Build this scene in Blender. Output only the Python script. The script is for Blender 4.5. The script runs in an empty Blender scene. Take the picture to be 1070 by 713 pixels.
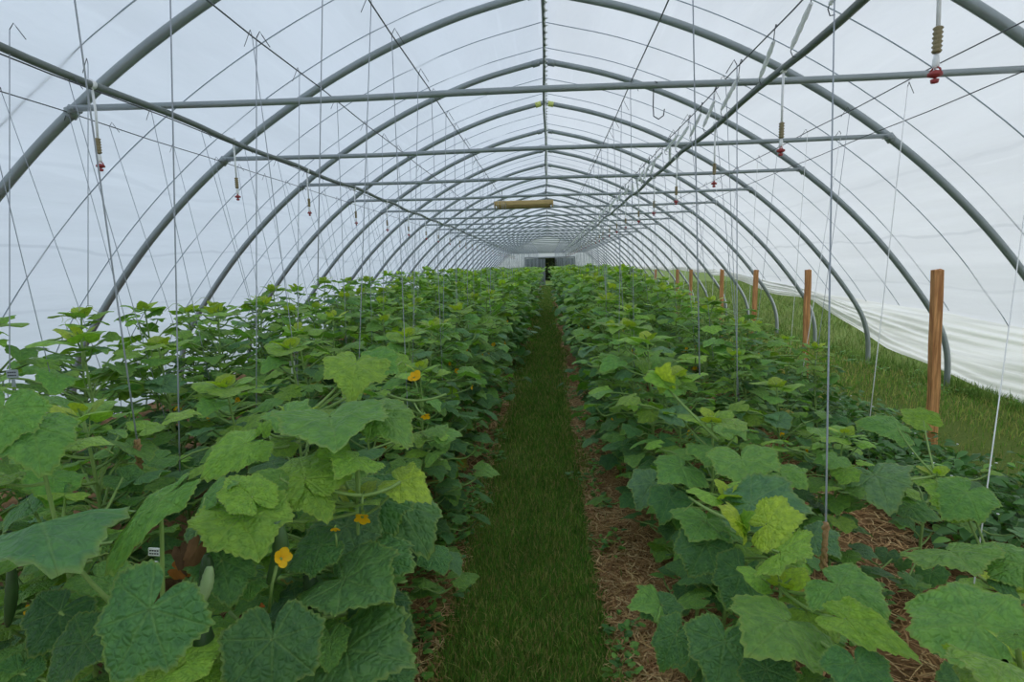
import bpy, math, random
import numpy as np
from mathutils import Matrix, Vector

rng = np.random.default_rng(7)
C = bpy.context.scene.collection
PI = math.pi

# ------------------------------------------------------------------ helpers
def lin(r, g, b):
    f = lambda c: (c/255/12.92) if c/255 <= .04045 else ((c/255+.055)/1.055)**2.4
    return np.array([f(r), f(g), f(b)])

class MB:
    """collects verts / faces (+uv, tint) for ONE mesh object"""
    def __init__(s):
        s.v, s.f3, s.f4, s.uv, s.t, s.n = [], [], [], [], [], 0
    def add(s, v, faces, uv=None, tint=None):
        v = np.asarray(v, float)
        faces = np.asarray(faces, int)
        if faces.shape[1] == 3: s.f3.append(faces+s.n)
        else: s.f4.append(faces+s.n)
        s.v.append(v)
        s.uv.append(np.zeros((len(v), 2)) if uv is None else uv)
        if tint is None: tint = np.ones((len(v), 4))
        tint = np.asarray(tint, float)
        if tint.ndim == 1: tint = np.tile(tint, (len(v), 1))
        s.t.append(tint)
        s.n += len(v)
    def mixed(s, v, f4, f3, uv, tint):
        b = s.n
        s.f3.append(np.asarray(f3, int)+b)
        s.add(v, f4, uv, tint)
    def mesh(s, name, mat, smooth=True, attrs=False):
        me = bpy.data.meshes.new(name)
        if s.n:
            V = np.concatenate(s.v)
            f3 = np.concatenate(s.f3) if s.f3 else np.zeros((0, 3), int)
            f4 = np.concatenate(s.f4) if s.f4 else np.zeros((0, 4), int)
            L = np.concatenate([f3.ravel(), f4.ravel()])
            me.vertices.add(len(V)); me.loops.add(len(L)); me.polygons.add(len(f3)+len(f4))
            me.vertices.foreach_set('co', V.astype(np.float32).ravel())
            me.loops.foreach_set('vertex_index', L.astype(np.int32))
            st = np.concatenate([np.arange(len(f3))*3, len(f3)*3+np.arange(len(f4))*4]).astype(np.int32)
            me.polygons.foreach_set('loop_start', st)
            if attrs:
                U = np.concatenate(s.uv); T = np.concatenate(s.t)
                ul = me.uv_layers.new(name='leafuv')
                ul.data.foreach_set('uv', U[L].astype(np.float32).ravel())
                ca = me.color_attributes.new('tint', 'FLOAT_COLOR', 'POINT')
                ca.data.foreach_set('color', T.astype(np.float32).ravel())
            me.update(calc_edges=True)
            me.polygons.foreach_set('use_smooth', np.full(len(me.polygons), smooth))
        me.materials.append(mat)
        return me

def link(name, me, parent=None, loc=None):
    o = bpy.data.objects.new(name, me); C.objects.link(o)
    if parent is not None: o.parent = parent
    if loc is not None: o.location = loc
    return o
def obj(name, mb, mat, parent=None, smooth=True, attrs=False, loc=None):
    return link(name, mb.mesh(name, mat, smooth, attrs), parent, loc)
def tag(o, label=None, cat=None, group=None, kind=None):
    if label: o['label'] = label
    if cat: o['category'] = cat
    if group: o['group'] = group
    if kind: o['kind'] = kind
    return o
def thing(name, label, cat, loc=(0, 0, 0), group=None):
    o = bpy.data.objects.new(name, None); C.objects.link(o); o.location = loc
    o.empty_display_size = .05
    return tag(o, label, cat, group)
def dup(root, loc, rz=0, sc=1.0, label=None, group=None):
    r = root.copy(); C.objects.link(r); r.location = loc; r.rotation_euler = (0, 0, rz)
    r.scale = (sc, sc, sc) if np.isscalar(sc) else sc
    if label: r['label'] = label
    if group: r['group'] = group
    for ch in list(root.children):
        c = ch.copy(); C.objects.link(c); c.parent = r
        for g in ch.children:
            d = g.copy(); C.objects.link(d); d.parent = c
    return r

def nrm(v): v = np.asarray(v, float); return v/max(1e-9, np.linalg.norm(v))

def tube(mb, pts, rad, n=6, tint=None, cap=True):
    pts = np.asarray(pts, float); m = len(pts)
    rad = np.full(m, rad) if np.isscalar(rad) else np.asarray(rad, float)
    tan = np.gradient(pts, axis=0); tan /= np.linalg.norm(tan, axis=1)[:, None]+1e-12
    ref = np.array([0, 0, 1.0]) if abs(tan[0][2]) < .9 else np.array([1.0, 0, 0])
    a = np.cross(tan[0], ref); a /= np.linalg.norm(a)
    ang = np.arange(n)/n*2*PI
    V = []
    for i in range(m):
        a = a-tan[i]*np.dot(a, tan[i]); a /= np.linalg.norm(a)+1e-12
        b = np.cross(tan[i], a)
        V.append(pts[i]+rad[i]*(np.cos(ang)[:, None]*a+np.sin(ang)[:, None]*b))
    V = np.concatenate(V)
    i = np.arange(m-1)[:, None]*n; j = np.arange(n)[None, :]; k = (j+1) % n
    F = np.stack([i+j, i+k, i+n+k, i+n+j], -1).reshape(-1, 4)
    if cap:
        V = np.concatenate([V, pts[:1], pts[-1:]])
        c0, c1 = m*n, m*n+1
        f3 = [(c0, (q+1) % n, q) for q in range(n)]+[(c1, (m-1)*n+q, (m-1)*n+(q+1) % n) for q in range(n)]
        t = np.ones((len(V), 4)) if tint is None else np.tile(np.asarray(tint, float), (len(V), 1))
        mb.mixed(V, F, f3, np.zeros((len(V), 2)), t)
    else:
        mb.add(V, F, None, tint)

def lathe(mb, prof, base=(0, 0, 0), n=12, axis=None, tint=None):
    """prof: list of (r, h); revolved about axis through base"""
    ax = nrm(axis if axis is not None else (0, 0, 1))
    ref = np.array([1.0, 0, 0]) if abs(ax[0]) < .8 else np.array([0, 1.0, 0])
    a = nrm(np.cross(ax, ref)); b = np.cross(ax, a)
    ang = np.arange(n)/n*2*PI
    V = np.concatenate([np.asarray(base)+ax*h+r*(np.cos(ang)[:, None]*a+np.sin(ang)[:, None]*b) for r, h in prof])
    m = len(prof)
    i = np.arange(m-1)[:, None]*n; j = np.arange(n)[None, :]; k = (j+1) % n
    mb.add(V, np.stack([i+j, i+k, i+n+k, i+n+j], -1).reshape(-1, 4), None, tint)

def box(mb, c, s, rot=None, bev=.0, tint=None):
    x, y, z = np.asarray(s)/2.0
    b = min(bev, x*.9, y*.9, z*.9)
    if b <= 0:
        V = np.array([(i*x, j*y, k*z) for i in (-1, 1) for j in (-1, 1) for k in (-1, 1)])
        F = [(0, 1, 3, 2), (4, 6, 7, 5), (0, 4, 5, 1), (2, 3, 7, 6), (0, 2, 6, 4), (1, 5, 7, 3)]
    else:
        # octagonal bevelled prism along z
        ring = [(-x+b, -y), (x-b, -y), (x, -y+b), (x, y-b), (x-b, y), (-x+b, y), (-x, y-b), (-x, -y+b)]
        ins = [(p*(1-b/x), q*(1-b/y)) for p, q in ring]
        V = np.array([(p, q, -z) for p, q in ins]+[(p, q, -z+b) for p, q in ring]+[(p, q, z-b) for p, q in ring]+[(p, q, z) for p, q in ins]+[(0, 0, -z), (0, 0, z)])
        F = [(r*8+i, r*8+(i+1) % 8, r*8+8+(i+1) % 8, r*8+8+i) for r in range(3) for i in range(8)]
        f3 = [(32, (i+1) % 8, i) for i in range(8)]+[(33, 24+i, 24+(i+1) % 8) for i in range(8)]
    if rot is not None: V = V@np.asarray(rot).T
    V = V+np.asarray(c)
    t = np.ones((len(V), 4)) if tint is None else np.tile(np.asarray(tint, float), (len(V), 1))
    if b <= 0: mb.add(V, F, None, t)
    else: mb.mixed(V, F, f3, np.zeros((len(V), 2)), t)

def bez(p0, p1, p2, n=6):
    t = np.linspace(0, 1, n)[:, None]
    return (1-t)**2*np.asarray(p0)+2*t*(1-t)*np.asarray(p1)+t*t*np.asarray(p2)

def smooth_noise(x, y, seed=0):
    """cheap value noise built from sines, about -1..1"""
    r = np.random.default_rng(seed); o = 0
    for k in range(6):
        a, b, c = r.uniform(-1, 1), r.uniform(-1, 1), r.uniform(0, 6.28)
        o = o+np.sin(x*a*2.2+y*b*2.2+c)
    return o/3.0

# ------------------------------------------------------------------ camera (solved from the hoops, tie bars and feet)
F_PX, PITCH, YAW, ROLL = 596.9, .1293, .0652, -.0218
CAM = np.array([.019, 0, 1.5])
cy, sy = math.cos(YAW), math.sin(YAW)
FW = np.array([-sy*math.cos(PITCH), cy*math.cos(PITCH), -math.sin(PITCH)])
r0 = np.array([cy, sy, 0]); u0 = np.cross(r0, FW)
RT = r0*math.cos(ROLL)+u0*math.sin(ROLL); UP = -r0*math.sin(ROLL)+u0*math.cos(ROLL)
cam = bpy.data.cameras.new('camera'); cam.sensor_width = 36; cam.lens = 36*F_PX/1070
cam.clip_start = .02; cam.clip_end = 500
co = bpy.data.objects.new('camera', cam); C.objects.link(co)
co.matrix_world = Matrix(((RT[0], UP[0], -FW[0], CAM[0]), (RT[1], UP[1], -FW[1], CAM[1]), (RT[2], UP[2], -FW[2], CAM[2]), (0, 0, 0, 1)))
bpy.context.scene.camera = co
def at(px, py, d):
    """point of the place seen at a photo pixel, d metres down the tunnel"""
    D = FW+RT*(px-535)/F_PX-UP*(py-356.5)/F_PX
    return CAM+D*(d/D[1])
def proj(w):
    v = np.asarray(w)-CAM; z = v@FW
    return 535+F_PX*(v@RT)/z, 356.5-F_PX*(v@UP)/z, z

# ------------------------------------------------------------------ materials
def mat(name):
    m = bpy.data.materials.new(name); m.use_nodes = True
    nt = m.node_tree; nt.nodes.clear()
    return m, nt, nt.nodes, nt.links
def nd(nt, t, **kw):
    n = nt.nodes.new(t)
    for k, v in kw.items(): setattr(n, k, v)
    return n
def math_n(nt, op, a, b=None, c=None, clamp=False):
    n = nd(nt, 'ShaderNodeMath', operation=op, use_clamp=clamp)
    for i, x in enumerate((a, b, c)):
        if x is None: continue
        if isinstance(x, (int, float)): n.inputs[i].default_value = x
        else: nt.links.new(x, n.inputs[i])
    return n.outputs[0]
def mixc(nt, fac, a, b, mode='MIX'):
    n = nd(nt, 'ShaderNodeMix', data_type='RGBA', blend_type=mode)
    for i, x in ((0, fac), (6, a), (7, b)):
        if isinstance(x, (int, float)): n.inputs[i].default_value = x
        elif isinstance(x, (tuple, list, np.ndarray)): n.inputs[i].default_value = tuple(x)[:3]+(1,)
        else: nt.links.new(x, n.inputs[i])
    return n.outputs[2]
def sstep(nt, x, lo, hi):
    n = nd(nt, 'ShaderNodeMapRange', interpolation_type='SMOOTHSTEP')
    nt.links.new(x, n.inputs[0]); n.inputs[1].default_value = lo; n.inputs[2].default_value = hi
    return n.outputs[0]
def noise(nt, vec, scale, detail=3, rough=.55):
    n = nd(nt, 'ShaderNodeTexNoise'); n.inputs['Scale'].default_value = scale
    n.inputs['Detail'].default_value = detail; n.inputs['Roughness'].default_value = rough
    if vec is not None: nt.links.new(vec, n.inputs['Vector'])
    return n.outputs[0]

def plain(name, col, rough=.5, metal=0, bump=0, bscale=40, var=.15, vscale=8, spec=.5):
    m, nt, N, L = mat(name)
    tc = nd(nt, 'ShaderNodeTexCoord').outputs['Object']
    p = nd(nt, 'ShaderNodeBsdfPrincipled'); o = nd(nt, 'ShaderNodeOutputMaterial')
    L.new(p.outputs[0], o.inputs[0])
    nf = noise(nt, tc, vscale)
    c = mixc(nt, nf, tuple(np.array(col)*(1-var)), tuple(np.minimum(1, np.array(col)*(1+var))))
    L.new(c, p.inputs['Base Color'])
    p.inputs['Roughness'].default_value = rough; p.inputs['Metallic'].default_value = metal
    p.inputs['Specular IOR Level'].default_value = spec
    if bump:
        b = nd(nt, 'ShaderNodeBump'); b.inputs['Strength'].default_value = bump; b.inputs['Distance'].default_value = .01
        L.new(noise(nt, tc, bscale), b.inputs['Height']); L.new(b.outputs[0], p.inputs['Normal'])
    return m

def leaf_mat(name, detail=True, transl=.28, rough=.44):
    m, nt, N, L = mat(name)
    at_ = nd(nt, 'ShaderNodeAttribute', attribute_name='tint')
    uv = nd(nt, 'ShaderNodeUVMap', uv_map='leafuv').outputs[0]
    sep = nd(nt, 'ShaderNodeSeparateXYZ'); L.new(uv, sep.inputs[0])
    x = math_n(nt, 'ABSOLUTE', sep.outputs[0]); y = sep.outputs[1]
    r = math_n(nt, 'SQRT', math_n(nt, 'ADD', math_n(nt, 'MULTIPLY', x, x), math_n(nt, 'MULTIPLY', y, y)))
    th = math_n(nt, 'ARCTAN2', x, y)
    dmin = None
    for a in (0, 47, 98, 148):
        dv = math_n(nt, 'SUBTRACT', th, math.radians(a))
        d = math_n(nt, 'MULTIPLY', math_n(nt, 'ABSOLUTE', math_n(nt, 'SINE', dv)), r)
        cosd = math_n(nt, 'COSINE', dv)
        d = math_n(nt, 'ADD', d, math_n(nt, 'MULTIPLY', math_n(nt, 'LESS_THAN', cosd, 0.0), 1.0))
        dmin = d if dmin is None else math_n(nt, 'MINIMUM', dmin, d)
    # the veins thin out towards the margin
    wv = math_n(nt, 'SUBTRACT', .034, math_n(nt, 'MULTIPLY', r, .022))
    vein = math_n(nt, 'SUBTRACT', 1.0, math_n(nt, 'DIVIDE', dmin, wv), clamp=True)
    base = at_.outputs['Color']; edge = at_.outputs['Alpha']
    nz = noise(nt, uv, 5.0, 4)
    c = mixc(nt, sstep(nt, nz, .3, .7), mixc(nt, 1.0, base, (.74, .8, .9), 'MULTIPLY'), mixc(nt, 1.0, base, (1.2, 1.13, 1.0), 'MULTIPLY'))
    lightc = mixc(nt, .5, mixc(nt, 1.0, base, (1.7, 1.55, 1.5), 'MULTIPLY'), (.24, .36, .11))
    c = mixc(nt, math_n(nt, 'MULTIPLY', vein, .55), c, lightc)
    c = mixc(nt, math_n(nt, 'MULTIPLY', sstep(nt, edge, .9, 1.0), .42), c, (.34, .42, .08))
    p = nd(nt, 'ShaderNodeBsdfPrincipled'); p.inputs['Roughness'].default_value = rough
    p.inputs['Specular IOR Level'].default_value = .36
    if detail:
        vo = nd(nt, 'ShaderNodeTexVoronoi', feature='DISTANCE_TO_EDGE'); vo.inputs['Scale'].default_value = 11
        wob = nd(nt, 'ShaderNodeMix', data_type='VECTOR'); wob.inputs[0].default_value = .09
        nn = nd(nt, 'ShaderNodeTexNoise'); nn.inputs['Scale'].default_value = 4; L.new(uv, nn.inputs['Vector'])
        L.new(uv, wob.inputs[4]); L.new(nn.outputs[1], wob.inputs[5])
        L.new(wob.outputs[1], vo.inputs['Vector'])
        e = sstep(nt, vo.outputs['Distance'], 0.0, .34)
        # pale sunken network of small veins, and small yellow flecks
        c = mixc(nt, math_n(nt, 'MULTIPLY', math_n(nt, 'SUBTRACT', 1.0, sstep(nt, vo.outputs['Distance'], 0.0, .05)), .05), c, lightc)
        sp = nd(nt, 'ShaderNodeTexVoronoi'); sp.inputs['Scale'].default_value = 7; L.new(uv, sp.inputs['Vector'])
        spm = math_n(nt, 'MULTIPLY', math_n(nt, 'LESS_THAN', sp.outputs['Distance'], .07), math_n(nt, 'GREATER_THAN', sp.outputs['Color'], .72))
        c = mixc(nt, math_n(nt, 'MULTIPLY', spm, .5), c, (.33, .33, .1))
        h = math_n(nt, 'ADD', e, math_n(nt, 'MULTIPLY', vein, -1.0))
        h = math_n(nt, 'ADD', h, math_n(nt, 'MULTIPLY', noise(nt, uv, 22, 2), .4))
        b = nd(nt, 'ShaderNodeBump'); b.inputs['Strength'].default_value = .6; b.inputs['Distance'].default_value = .006
        L.new(h, b.inputs['Height']); L.new(b.outputs[0], p.inputs['Normal'])
    L.new(c, p.inputs['Base Color'])
    t = nd(nt, 'ShaderNodeBsdfTranslucent'); L.new(mixc(nt, 1.0, c, (1.25, 1.35, .5), 'MULTIPLY'), t.inputs[0])
    ms = nd(nt, 'ShaderNodeMixShader'); ms.inputs[0].default_value = transl
    L.new(p.outputs[0], ms.inputs[1]); L.new(t.outputs[0], ms.inputs[2])
    o = nd(nt, 'ShaderNodeOutputMaterial'); L.new(ms.outputs[0], o.inputs[0])
    return m

def tint_mat(name, rough=.6, transl=.0, var=.25, spec=.3, nscale=30):
    m, nt, N, L = mat(name)
    at_ = nd(nt, 'ShaderNodeAttribute', attribute_name='tint')
    tc = nd(nt, 'ShaderNodeTexCoord').outputs['Object']
    c = mixc(nt, 1.0, at_.outputs['Color'], mixc(nt, noise(nt, tc, nscale), (1-var,)*3, (1+var,)*3), 'MULTIPLY')
    p = nd(nt, 'ShaderNodeBsdfPrincipled'); p.inputs['Roughness'].default_value = rough; p.inputs['Specular IOR Level'].default_value = spec
    L.new(c, p.inputs['Base Color'])
    o = nd(nt, 'ShaderNodeOutputMaterial')
    if transl:
        t = nd(nt, 'ShaderNodeBsdfTranslucent'); L.new(c, t.inputs[0])
        ms = nd(nt, 'ShaderNodeMixShader'); ms.inputs[0].default_value = transl
        L.new(p.outputs[0], ms.inputs[1]); L.new(t.outputs[0], ms.inputs[2]); L.new(ms.outputs[0], o.inputs[0])
    else: L.new(p.outputs[0], o.inputs[0])
    return m

def film_mat(name, col, clear=.015, streak=True):
    m, nt, N, L = mat(name)
    tc = nd(nt, 'ShaderNodeTexCoord').outputs['Object']
    mp = nd(nt, 'ShaderNodeMapping'); mp.inputs['Scale'].default_value = (.5, .22, 3.2); L.new(tc, mp.inputs[0])
    n1 = noise(nt, mp.outputs[0], 1.6, 5, .6)
    c = mixc(nt, sstep(nt, n1, .3, .7), tuple(np.array(col)*.94), tuple(np.array(col)*1.02))
    if streak:
        mp2 = nd(nt, 'ShaderNodeMapping'); mp2.inputs['Scale'].default_value = (6, .25, .7); L.new(tc, mp2.inputs[0])
        n2 = noise(nt, mp2.outputs[0], 2.2, 2, .4)
        c = mixc(nt, math_n(nt, 'MULTIPLY', sstep(nt, n2, .62, .8), .5), c, tuple(np.minimum(np.array(col)*1.08, .99)))
    sp = nd(nt, 'ShaderNodeSeparateXYZ'); L.new(tc, sp.inputs[0])
    if streak:
        nzl = math_n(nt, 'MULTIPLY', math_n(nt, 'SUBTRACT', noise(nt, tc, .5, 3), .5), .35)
        for z0, k in ((1.72, .2), (2.25, .1), (1.2, .12)):
            dz = math_n(nt, 'ABSOLUTE', math_n(nt, 'SUBTRACT', math_n(nt, 'ADD', sp.outputs[2], nzl), z0))
            f = math_n(nt, 'MULTIPLY', math_n(nt, 'SUBTRACT', 1.0, sstep(nt, dz, .004, .02)), k)
            c = mixc(nt, f, c, (.3, .33, .36))
    else:
        mp4 = nd(nt, 'ShaderNodeMapping'); mp4.inputs['Scale'].default_value = (2, .45, 16); L.new(tc, mp4.inputs[0])
        c = mixc(nt, math_n(nt, 'MULTIPLY', sstep(nt, noise(nt, mp4.outputs[0], 1.3, 4, .6), .45, .72), .55), c, (.60, .61, .60))
        c = mixc(nt, math_n(nt, 'MULTIPLY', sstep(nt, noise(nt, mp4.outputs[0], .8, 3, .6), .6, .75), .3), c, (.52, .47, .38))
    t = nd(nt, 'ShaderNodeBsdfTranslucent'); L.new(c, t.inputs[0])
    d = nd(nt, 'ShaderNodeBsdfPrincipled'); L.new(c, d.inputs['Base Color']); d.inputs['Roughness'].default_value = .35
    d.inputs['Specular IOR Level'].default_value = .3
    tr = nd(nt, 'ShaderNodeBsdfTransparent')
    b = nd(nt, 'ShaderNodeBump'); b.inputs['Strength'].default_value = .5; b.inputs['Distance'].default_value = .03
    mp3 = nd(nt, 'ShaderNodeMapping'); mp3.inputs['Scale'].default_value = (1, .5, 3); L.new(tc, mp3.inputs[0])
    L.new(noise(nt, mp3.outputs[0], 3.5, 4), b.inputs['Height'])
    L.new(b.outputs[0], t.inputs['Normal']); L.new(b.outputs[0], d.inputs['Normal'])
    m1 = nd(nt, 'ShaderNodeMixShader'); m1.inputs[0].default_value = .74
    L.new(d.outputs[0], m1.inputs[1]); L.new(t.outputs[0], m1.inputs[2])
    m2 = nd(nt, 'ShaderNodeMixShader'); m2.inputs[0].default_value = clear
    L.new(m1.outputs[0], m2.inputs[1]); L.new(tr.outputs[0], m2.inputs[2])
    o = nd(nt, 'ShaderNodeOutputMaterial'); L.new(m2.outputs[0], o.inputs[0])
    return m

M_LEAF = leaf_mat('cucumber_leaf')
M_LEAF_FAR = leaf_mat('cucumber_leaf_far', detail=False)
M_STEM = tint_mat('stem', .55, 0, .2, .3, 40)
M_FLOWER = tint_mat('petal', .5, .3, .12, .3, 60)
M_FRUIT = tint_mat('fruit', .4, 0, .25, .45, 55)
M_GRASS = tint_mat('grass_blade', .55, .25, .3, .25, 3)
M_STRAW = tint_mat('straw', .8, 0, .25, .15, 6)
M_GALV = plain('galvanised_steel', lin(150, 158, 160), .38, .3, .15, 60, .18, 5)
M_PIPE = plain('grey_irrigation_pipe', lin(110, 118, 114), .45, 0, .1, 50, .2, 4)
M_WIRE = plain('steel_wire', lin(92, 95, 100), .5, .4, 0, 10, .2, 30)
M_ROPE = plain('pale_rope', lin(176, 186, 198), .8, 0, .2, 300, .1, 80, .2)
M_TWINE = plain('grey_twine', lin(166, 172, 180), .8, 0, .2, 300, .15, 80, .2)
M_TWINE_W = plain('white_twine', lin(246, 247, 246), .8, 0, .2, 300, .08, 80, .2)
M_JUTE = plain('jute', lin(172, 140, 100), .9, 0, .5, 300, .3, 120, .1)
M_WHITE = plain('white_plastic', lin(242, 243, 243), .45, 0, 0, 10, .05, 20)
M_BRASS = plain('weight_metal', lin(140, 128, 96), .4, .5, .2, 200, .25, 60)
M_RED = plain('red_plastic', lin(160, 62, 62), .5, 0, 0, 10, .2, 60)
M_WOOD = None
M_TAN = plain('tan_painted_batten', lin(196, 168, 112), .6, 0, .15, 40, .15, 10)
M_YELLOW = plain('yellow_green_clamp', lin(206, 214, 120), .5, 0, 0, 10, .1, 30)
M_DARK = plain('dark_label_ink', lin(60, 60, 70), .7)
M_ROLL = tint_mat('white_twine_roll', .6, .5, .03, .2, 90)
M_DRY = tint_mat('dry_leaf', .8, .2, .35, .1, 60)

def wood_mat():
    m, nt, N, L = mat('weathered_wood')
    tc = nd(nt, 'ShaderNodeTexCoord').outputs['Object']
    mp = nd(nt, 'ShaderNodeMapping'); mp.inputs['Scale'].default_value = (14, 14, 1.1); L.new(tc, mp.inputs[0])
    n = noise(nt, mp.outputs[0], 3.5, 5, .6)
    c = mixc(nt, sstep(nt, n, .3, .72), lin(166, 108, 62), lin(236, 174, 114))
    n2 = noise(nt, tc, 3, 2)
    c = mixc(nt, math_n(nt, 'MULTIPLY', sstep(nt, n2, .5, .75), .5), c, lin(176, 118, 74))
    p = nd(nt, 'ShaderNodeBsdfPrincipled'); p.inputs['Roughness'].default_value = .75; L.new(c, p.inputs['Base Color'])
    b = nd(nt, 'ShaderNodeBump'); b.inputs['Strength'].default_value = .4; b.inputs['Distance'].default_value = .004
    L.new(n, b.inputs['Height']); L.new(b.outputs[0], p.inputs['Normal'])
    o = nd(nt, 'ShaderNodeOutputMaterial'); L.new(p.outputs[0], o.inputs[0])
    return m
M_WOOD = wood_mat()

def floor_mat():
    m, nt, N, L = mat('soil_and_straw')
    tc = nd(nt, 'ShaderNodeTexCoord').outputs['Object']
    sep = nd(nt, 'ShaderNodeSeparateXYZ'); L.new(tc, sep.inputs[0])
    mp = nd(nt, 'ShaderNodeMapping'); mp.inputs['Scale'].default_value = (1, .45, 1); L.new(tc, mp.inputs[0])
    n1 = noise(nt, tc, 2.2, 6, .65); n2 = noise(nt, tc, 45, 4, .6)
    soil = mixc(nt, sstep(nt, n1, .35, .65), lin(96, 74, 50), lin(160, 124, 86))
    soil = mixc(nt, math_n(nt, 'MULTIPLY', sstep(nt, n2, .5, .75), .55), soil, lin(152, 122, 88))
    g = mixc(nt, n2, lin(74, 94, 40), lin(120, 136, 66))
    g = mixc(nt, math_n(nt, 'MULTIPLY', sstep(nt, n1, .55, .75), .5), g, lin(92, 84, 48))
    # turf of the path, and of the aisle beside the posts
    wx = math_n(nt, 'ADD', sep.outputs[0], math_n(nt, 'MULTIPLY', math_n(nt, 'SUBTRACT', noise(nt, tc, 1.7, 4), .5), .5))
    d1 = math_n(nt, 'ABSOLUTE', math_n(nt, 'ADD', wx, .1))
    k1 = math_n(nt, 'SUBTRACT', 1.0, sstep(nt, d1, .3, .42))
    k2 = sstep(nt, wx, 2.45, 2.75)
    c = mixc(nt, math_n(nt, 'MAXIMUM', k1, k2), soil, g)
    p = nd(nt, 'ShaderNodeBsdfPrincipled'); p.inputs['Roughness'].default_value = .95; p.inputs['Specular IOR Level'].default_value = .1
    L.new(c, p.inputs['Base Color'])
    b = nd(nt, 'ShaderNodeBump'); b.inputs['Strength'].default_value = .8; b.inputs['Distance'].default_value = .02
    L.new(math_n(nt, 'ADD', n2, n1), b.inputs['Height']); L.new(b.outputs[0], p.inputs['Normal'])
    o = nd(nt, 'ShaderNodeOutputMaterial'); L.new(p.outputs[0], o.inputs[0])
    return m
def lawn_mat():
    m, nt, N, L = mat('meadow')
    tc = nd(nt, 'ShaderNodeTexCoord').outputs['Object']
    n1 = noise(nt, tc, .6, 6, .65); n2 = noise(nt, tc, 14, 4, .6)
    c = mixc(nt, n2, lin(72, 98, 40), lin(128, 150, 72))
    c = mixc(nt, math_n(nt, 'MULTIPLY', sstep(nt, n1, .45, .7), .55), c, lin(140, 146, 84))
    p = nd(nt, 'ShaderNodeBsdfPrincipled'); p.inputs['Roughness'].default_value = .95; p.inputs['Specular IOR Level'].default_value = .1
    L.new(c, p.inputs['Base Color'])
    o = nd(nt, 'ShaderNodeOutputMaterial'); L.new(p.outputs[0], o.inputs[0])
    return m

FILM = np.array([.785, .80, .825])
M_FILM = film_mat('greenhouse_film', FILM)
M_SKIRT = film_mat('loose_film', np.array([.90, .91, .90]), clear=.03, streak=False)

# ------------------------------------------------------------------ the tunnel
PROF = np.array([(4.675, -.25), (4.66, 0), (4.62, .45), (4.43, .881), (3.876, 1.605), (3.291, 2.199), (2.681, 2.681), (2.054, 3.073), (1.405, 3.392), (.724, 3.64), (0, 3.816)])
def dense(P, n=6):
    out = []
    Q = np.vstack([2*P[0]-P[1], P, [-.724, 3.64]])
    for i in range(1, len(Q)-2):
        for t in np.arange(n)/n:
            p0, p1, p2, p3 = Q[i-1:i+3]
            if i == len(Q)-3: p3 = p2*2-p1  # the two halves meet in a slight point
            out.append(.5*((2*p1)+(-p0+p2)*t+(2*p0-5*p1+4*p2-p3)*t*t+(-p0+3*p1-3*p2+p3)*t**3))
    return np.vstack([out, P[-1]])
HALF = dense(PROF)                        # right half, foot -> ridge
tg = np.gradient(HALF, axis=0); tg /= np.linalg.norm(tg, axis=1)[:, None]
HN = np.stack([tg[:, 1], -tg[:, 0]], 1)   # outward normal
def offset_half(o): 
    P = HALF+HN*o
    P[-1] = (0, HALF[-1][1]+o*1.02)
    return P
D1, SP, NH = 3.523, 1.671, 26
Y0, Y1 = D1-SP*3, D1+SP*(NH-1)-.05        # film runs from behind the camera to the far end wall
HOOPS = [D1+SP*k for k in range(-3, NH)]
FO = .06
FH = offset_half(FO)
def sag(y):
    k = ((y-D1)/SP) % 1.0
    return -.018*np.sin(PI*k)**2
def film_x(z, extra=0):
    return np.interp(z, FH[:, 1], FH[:, 0])+extra

def film_part(name, zlo, zhi, side, material, ylist, label=None):
    """side +1 right, -1 left, 0 both (over the ridge). zlo may be a function of y"""
    mb = MB()
    rows = []
    ny = len(ylist)
    for y in ylist:
        zl = zlo(y) if callable(zlo) else zlo
        zs_all = FH[:, 1]
        if side == 0:
            i0 = np.searchsorted(zs_all, zl)
            a = np.vstack([[film_x(zl), zl], FH[i0:]])
            nseg = 56
            s = np.concatenate([[0], np.cumsum(np.linalg.norm(np.diff(a, axis=0), axis=1))]); u = np.linspace(0, s[-1], nseg//2+1)
            h = np.stack([np.interp(u, s, a[:, 0]), np.interp(u, s, a[:, 1])], 1)
            pr = np.vstack([h, (h*[-1, 1])[::-1][1:]])
        else:
            z = np.linspace(zl, zhi, 18)
            pr = np.stack([film_x(z)*side, z], 1)
        rows.append(pr)
    R_ = np.array(rows); nx = R_.shape[1]
    Y = np.asarray(ylist)[:, None]*np.ones((1, nx))
    w = sag(Y)+.009*smooth_noise(Y*1.6, R_[..., 0]*1.1+R_[..., 1]*2.5, 3)+.005*smooth_noise(Y*4+3, R_[..., 0]*3+R_[..., 1]*7, 5)
    nx_, nz_ = R_[..., 0], R_[..., 1]
    n = np.stack([nx_/np.hypot(nx_, nz_+.5), (nz_+.5)/np.hypot(nx_, nz_+.5)], -1)
    fade = 1.0
    R_ = R_+n*(w*fade)[..., None]
    V = np.stack([R_[..., 0], Y, R_[..., 1]], -1).reshape(-1, 3)
    i = np.arange(ny-1)[:, None]*nx; j = np.arange(nx-1)[None, :]
    mb.add(V, np.stack([i+j, i+j+1, i+nx+j+1, i+nx+j], -1).reshape(-1, 4))
    o = obj(name, mb, material); o['kind'] = 'structure'
    return o
YL = np.arange(Y0, Y1+.01, .139)
SPLIT = 2.05
def z_att(y): return float(np.interp(y, [5, 6.7, 9.3, 11.5, 14.5, 19], [.78, .885, .96, 1.12, 1.33, 1.4]))
def z_edge(y): return float(np.interp(y, [4.8, 5.7, 6.4, 7.1, 8.25, 9.4, 10.2, 11.9, 13.4, 14.6, 19, 45], [0, .02, .03, .12, .27, .54, .78, .83, 1.03, 1.15, 1.27, 1.27]))
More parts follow.
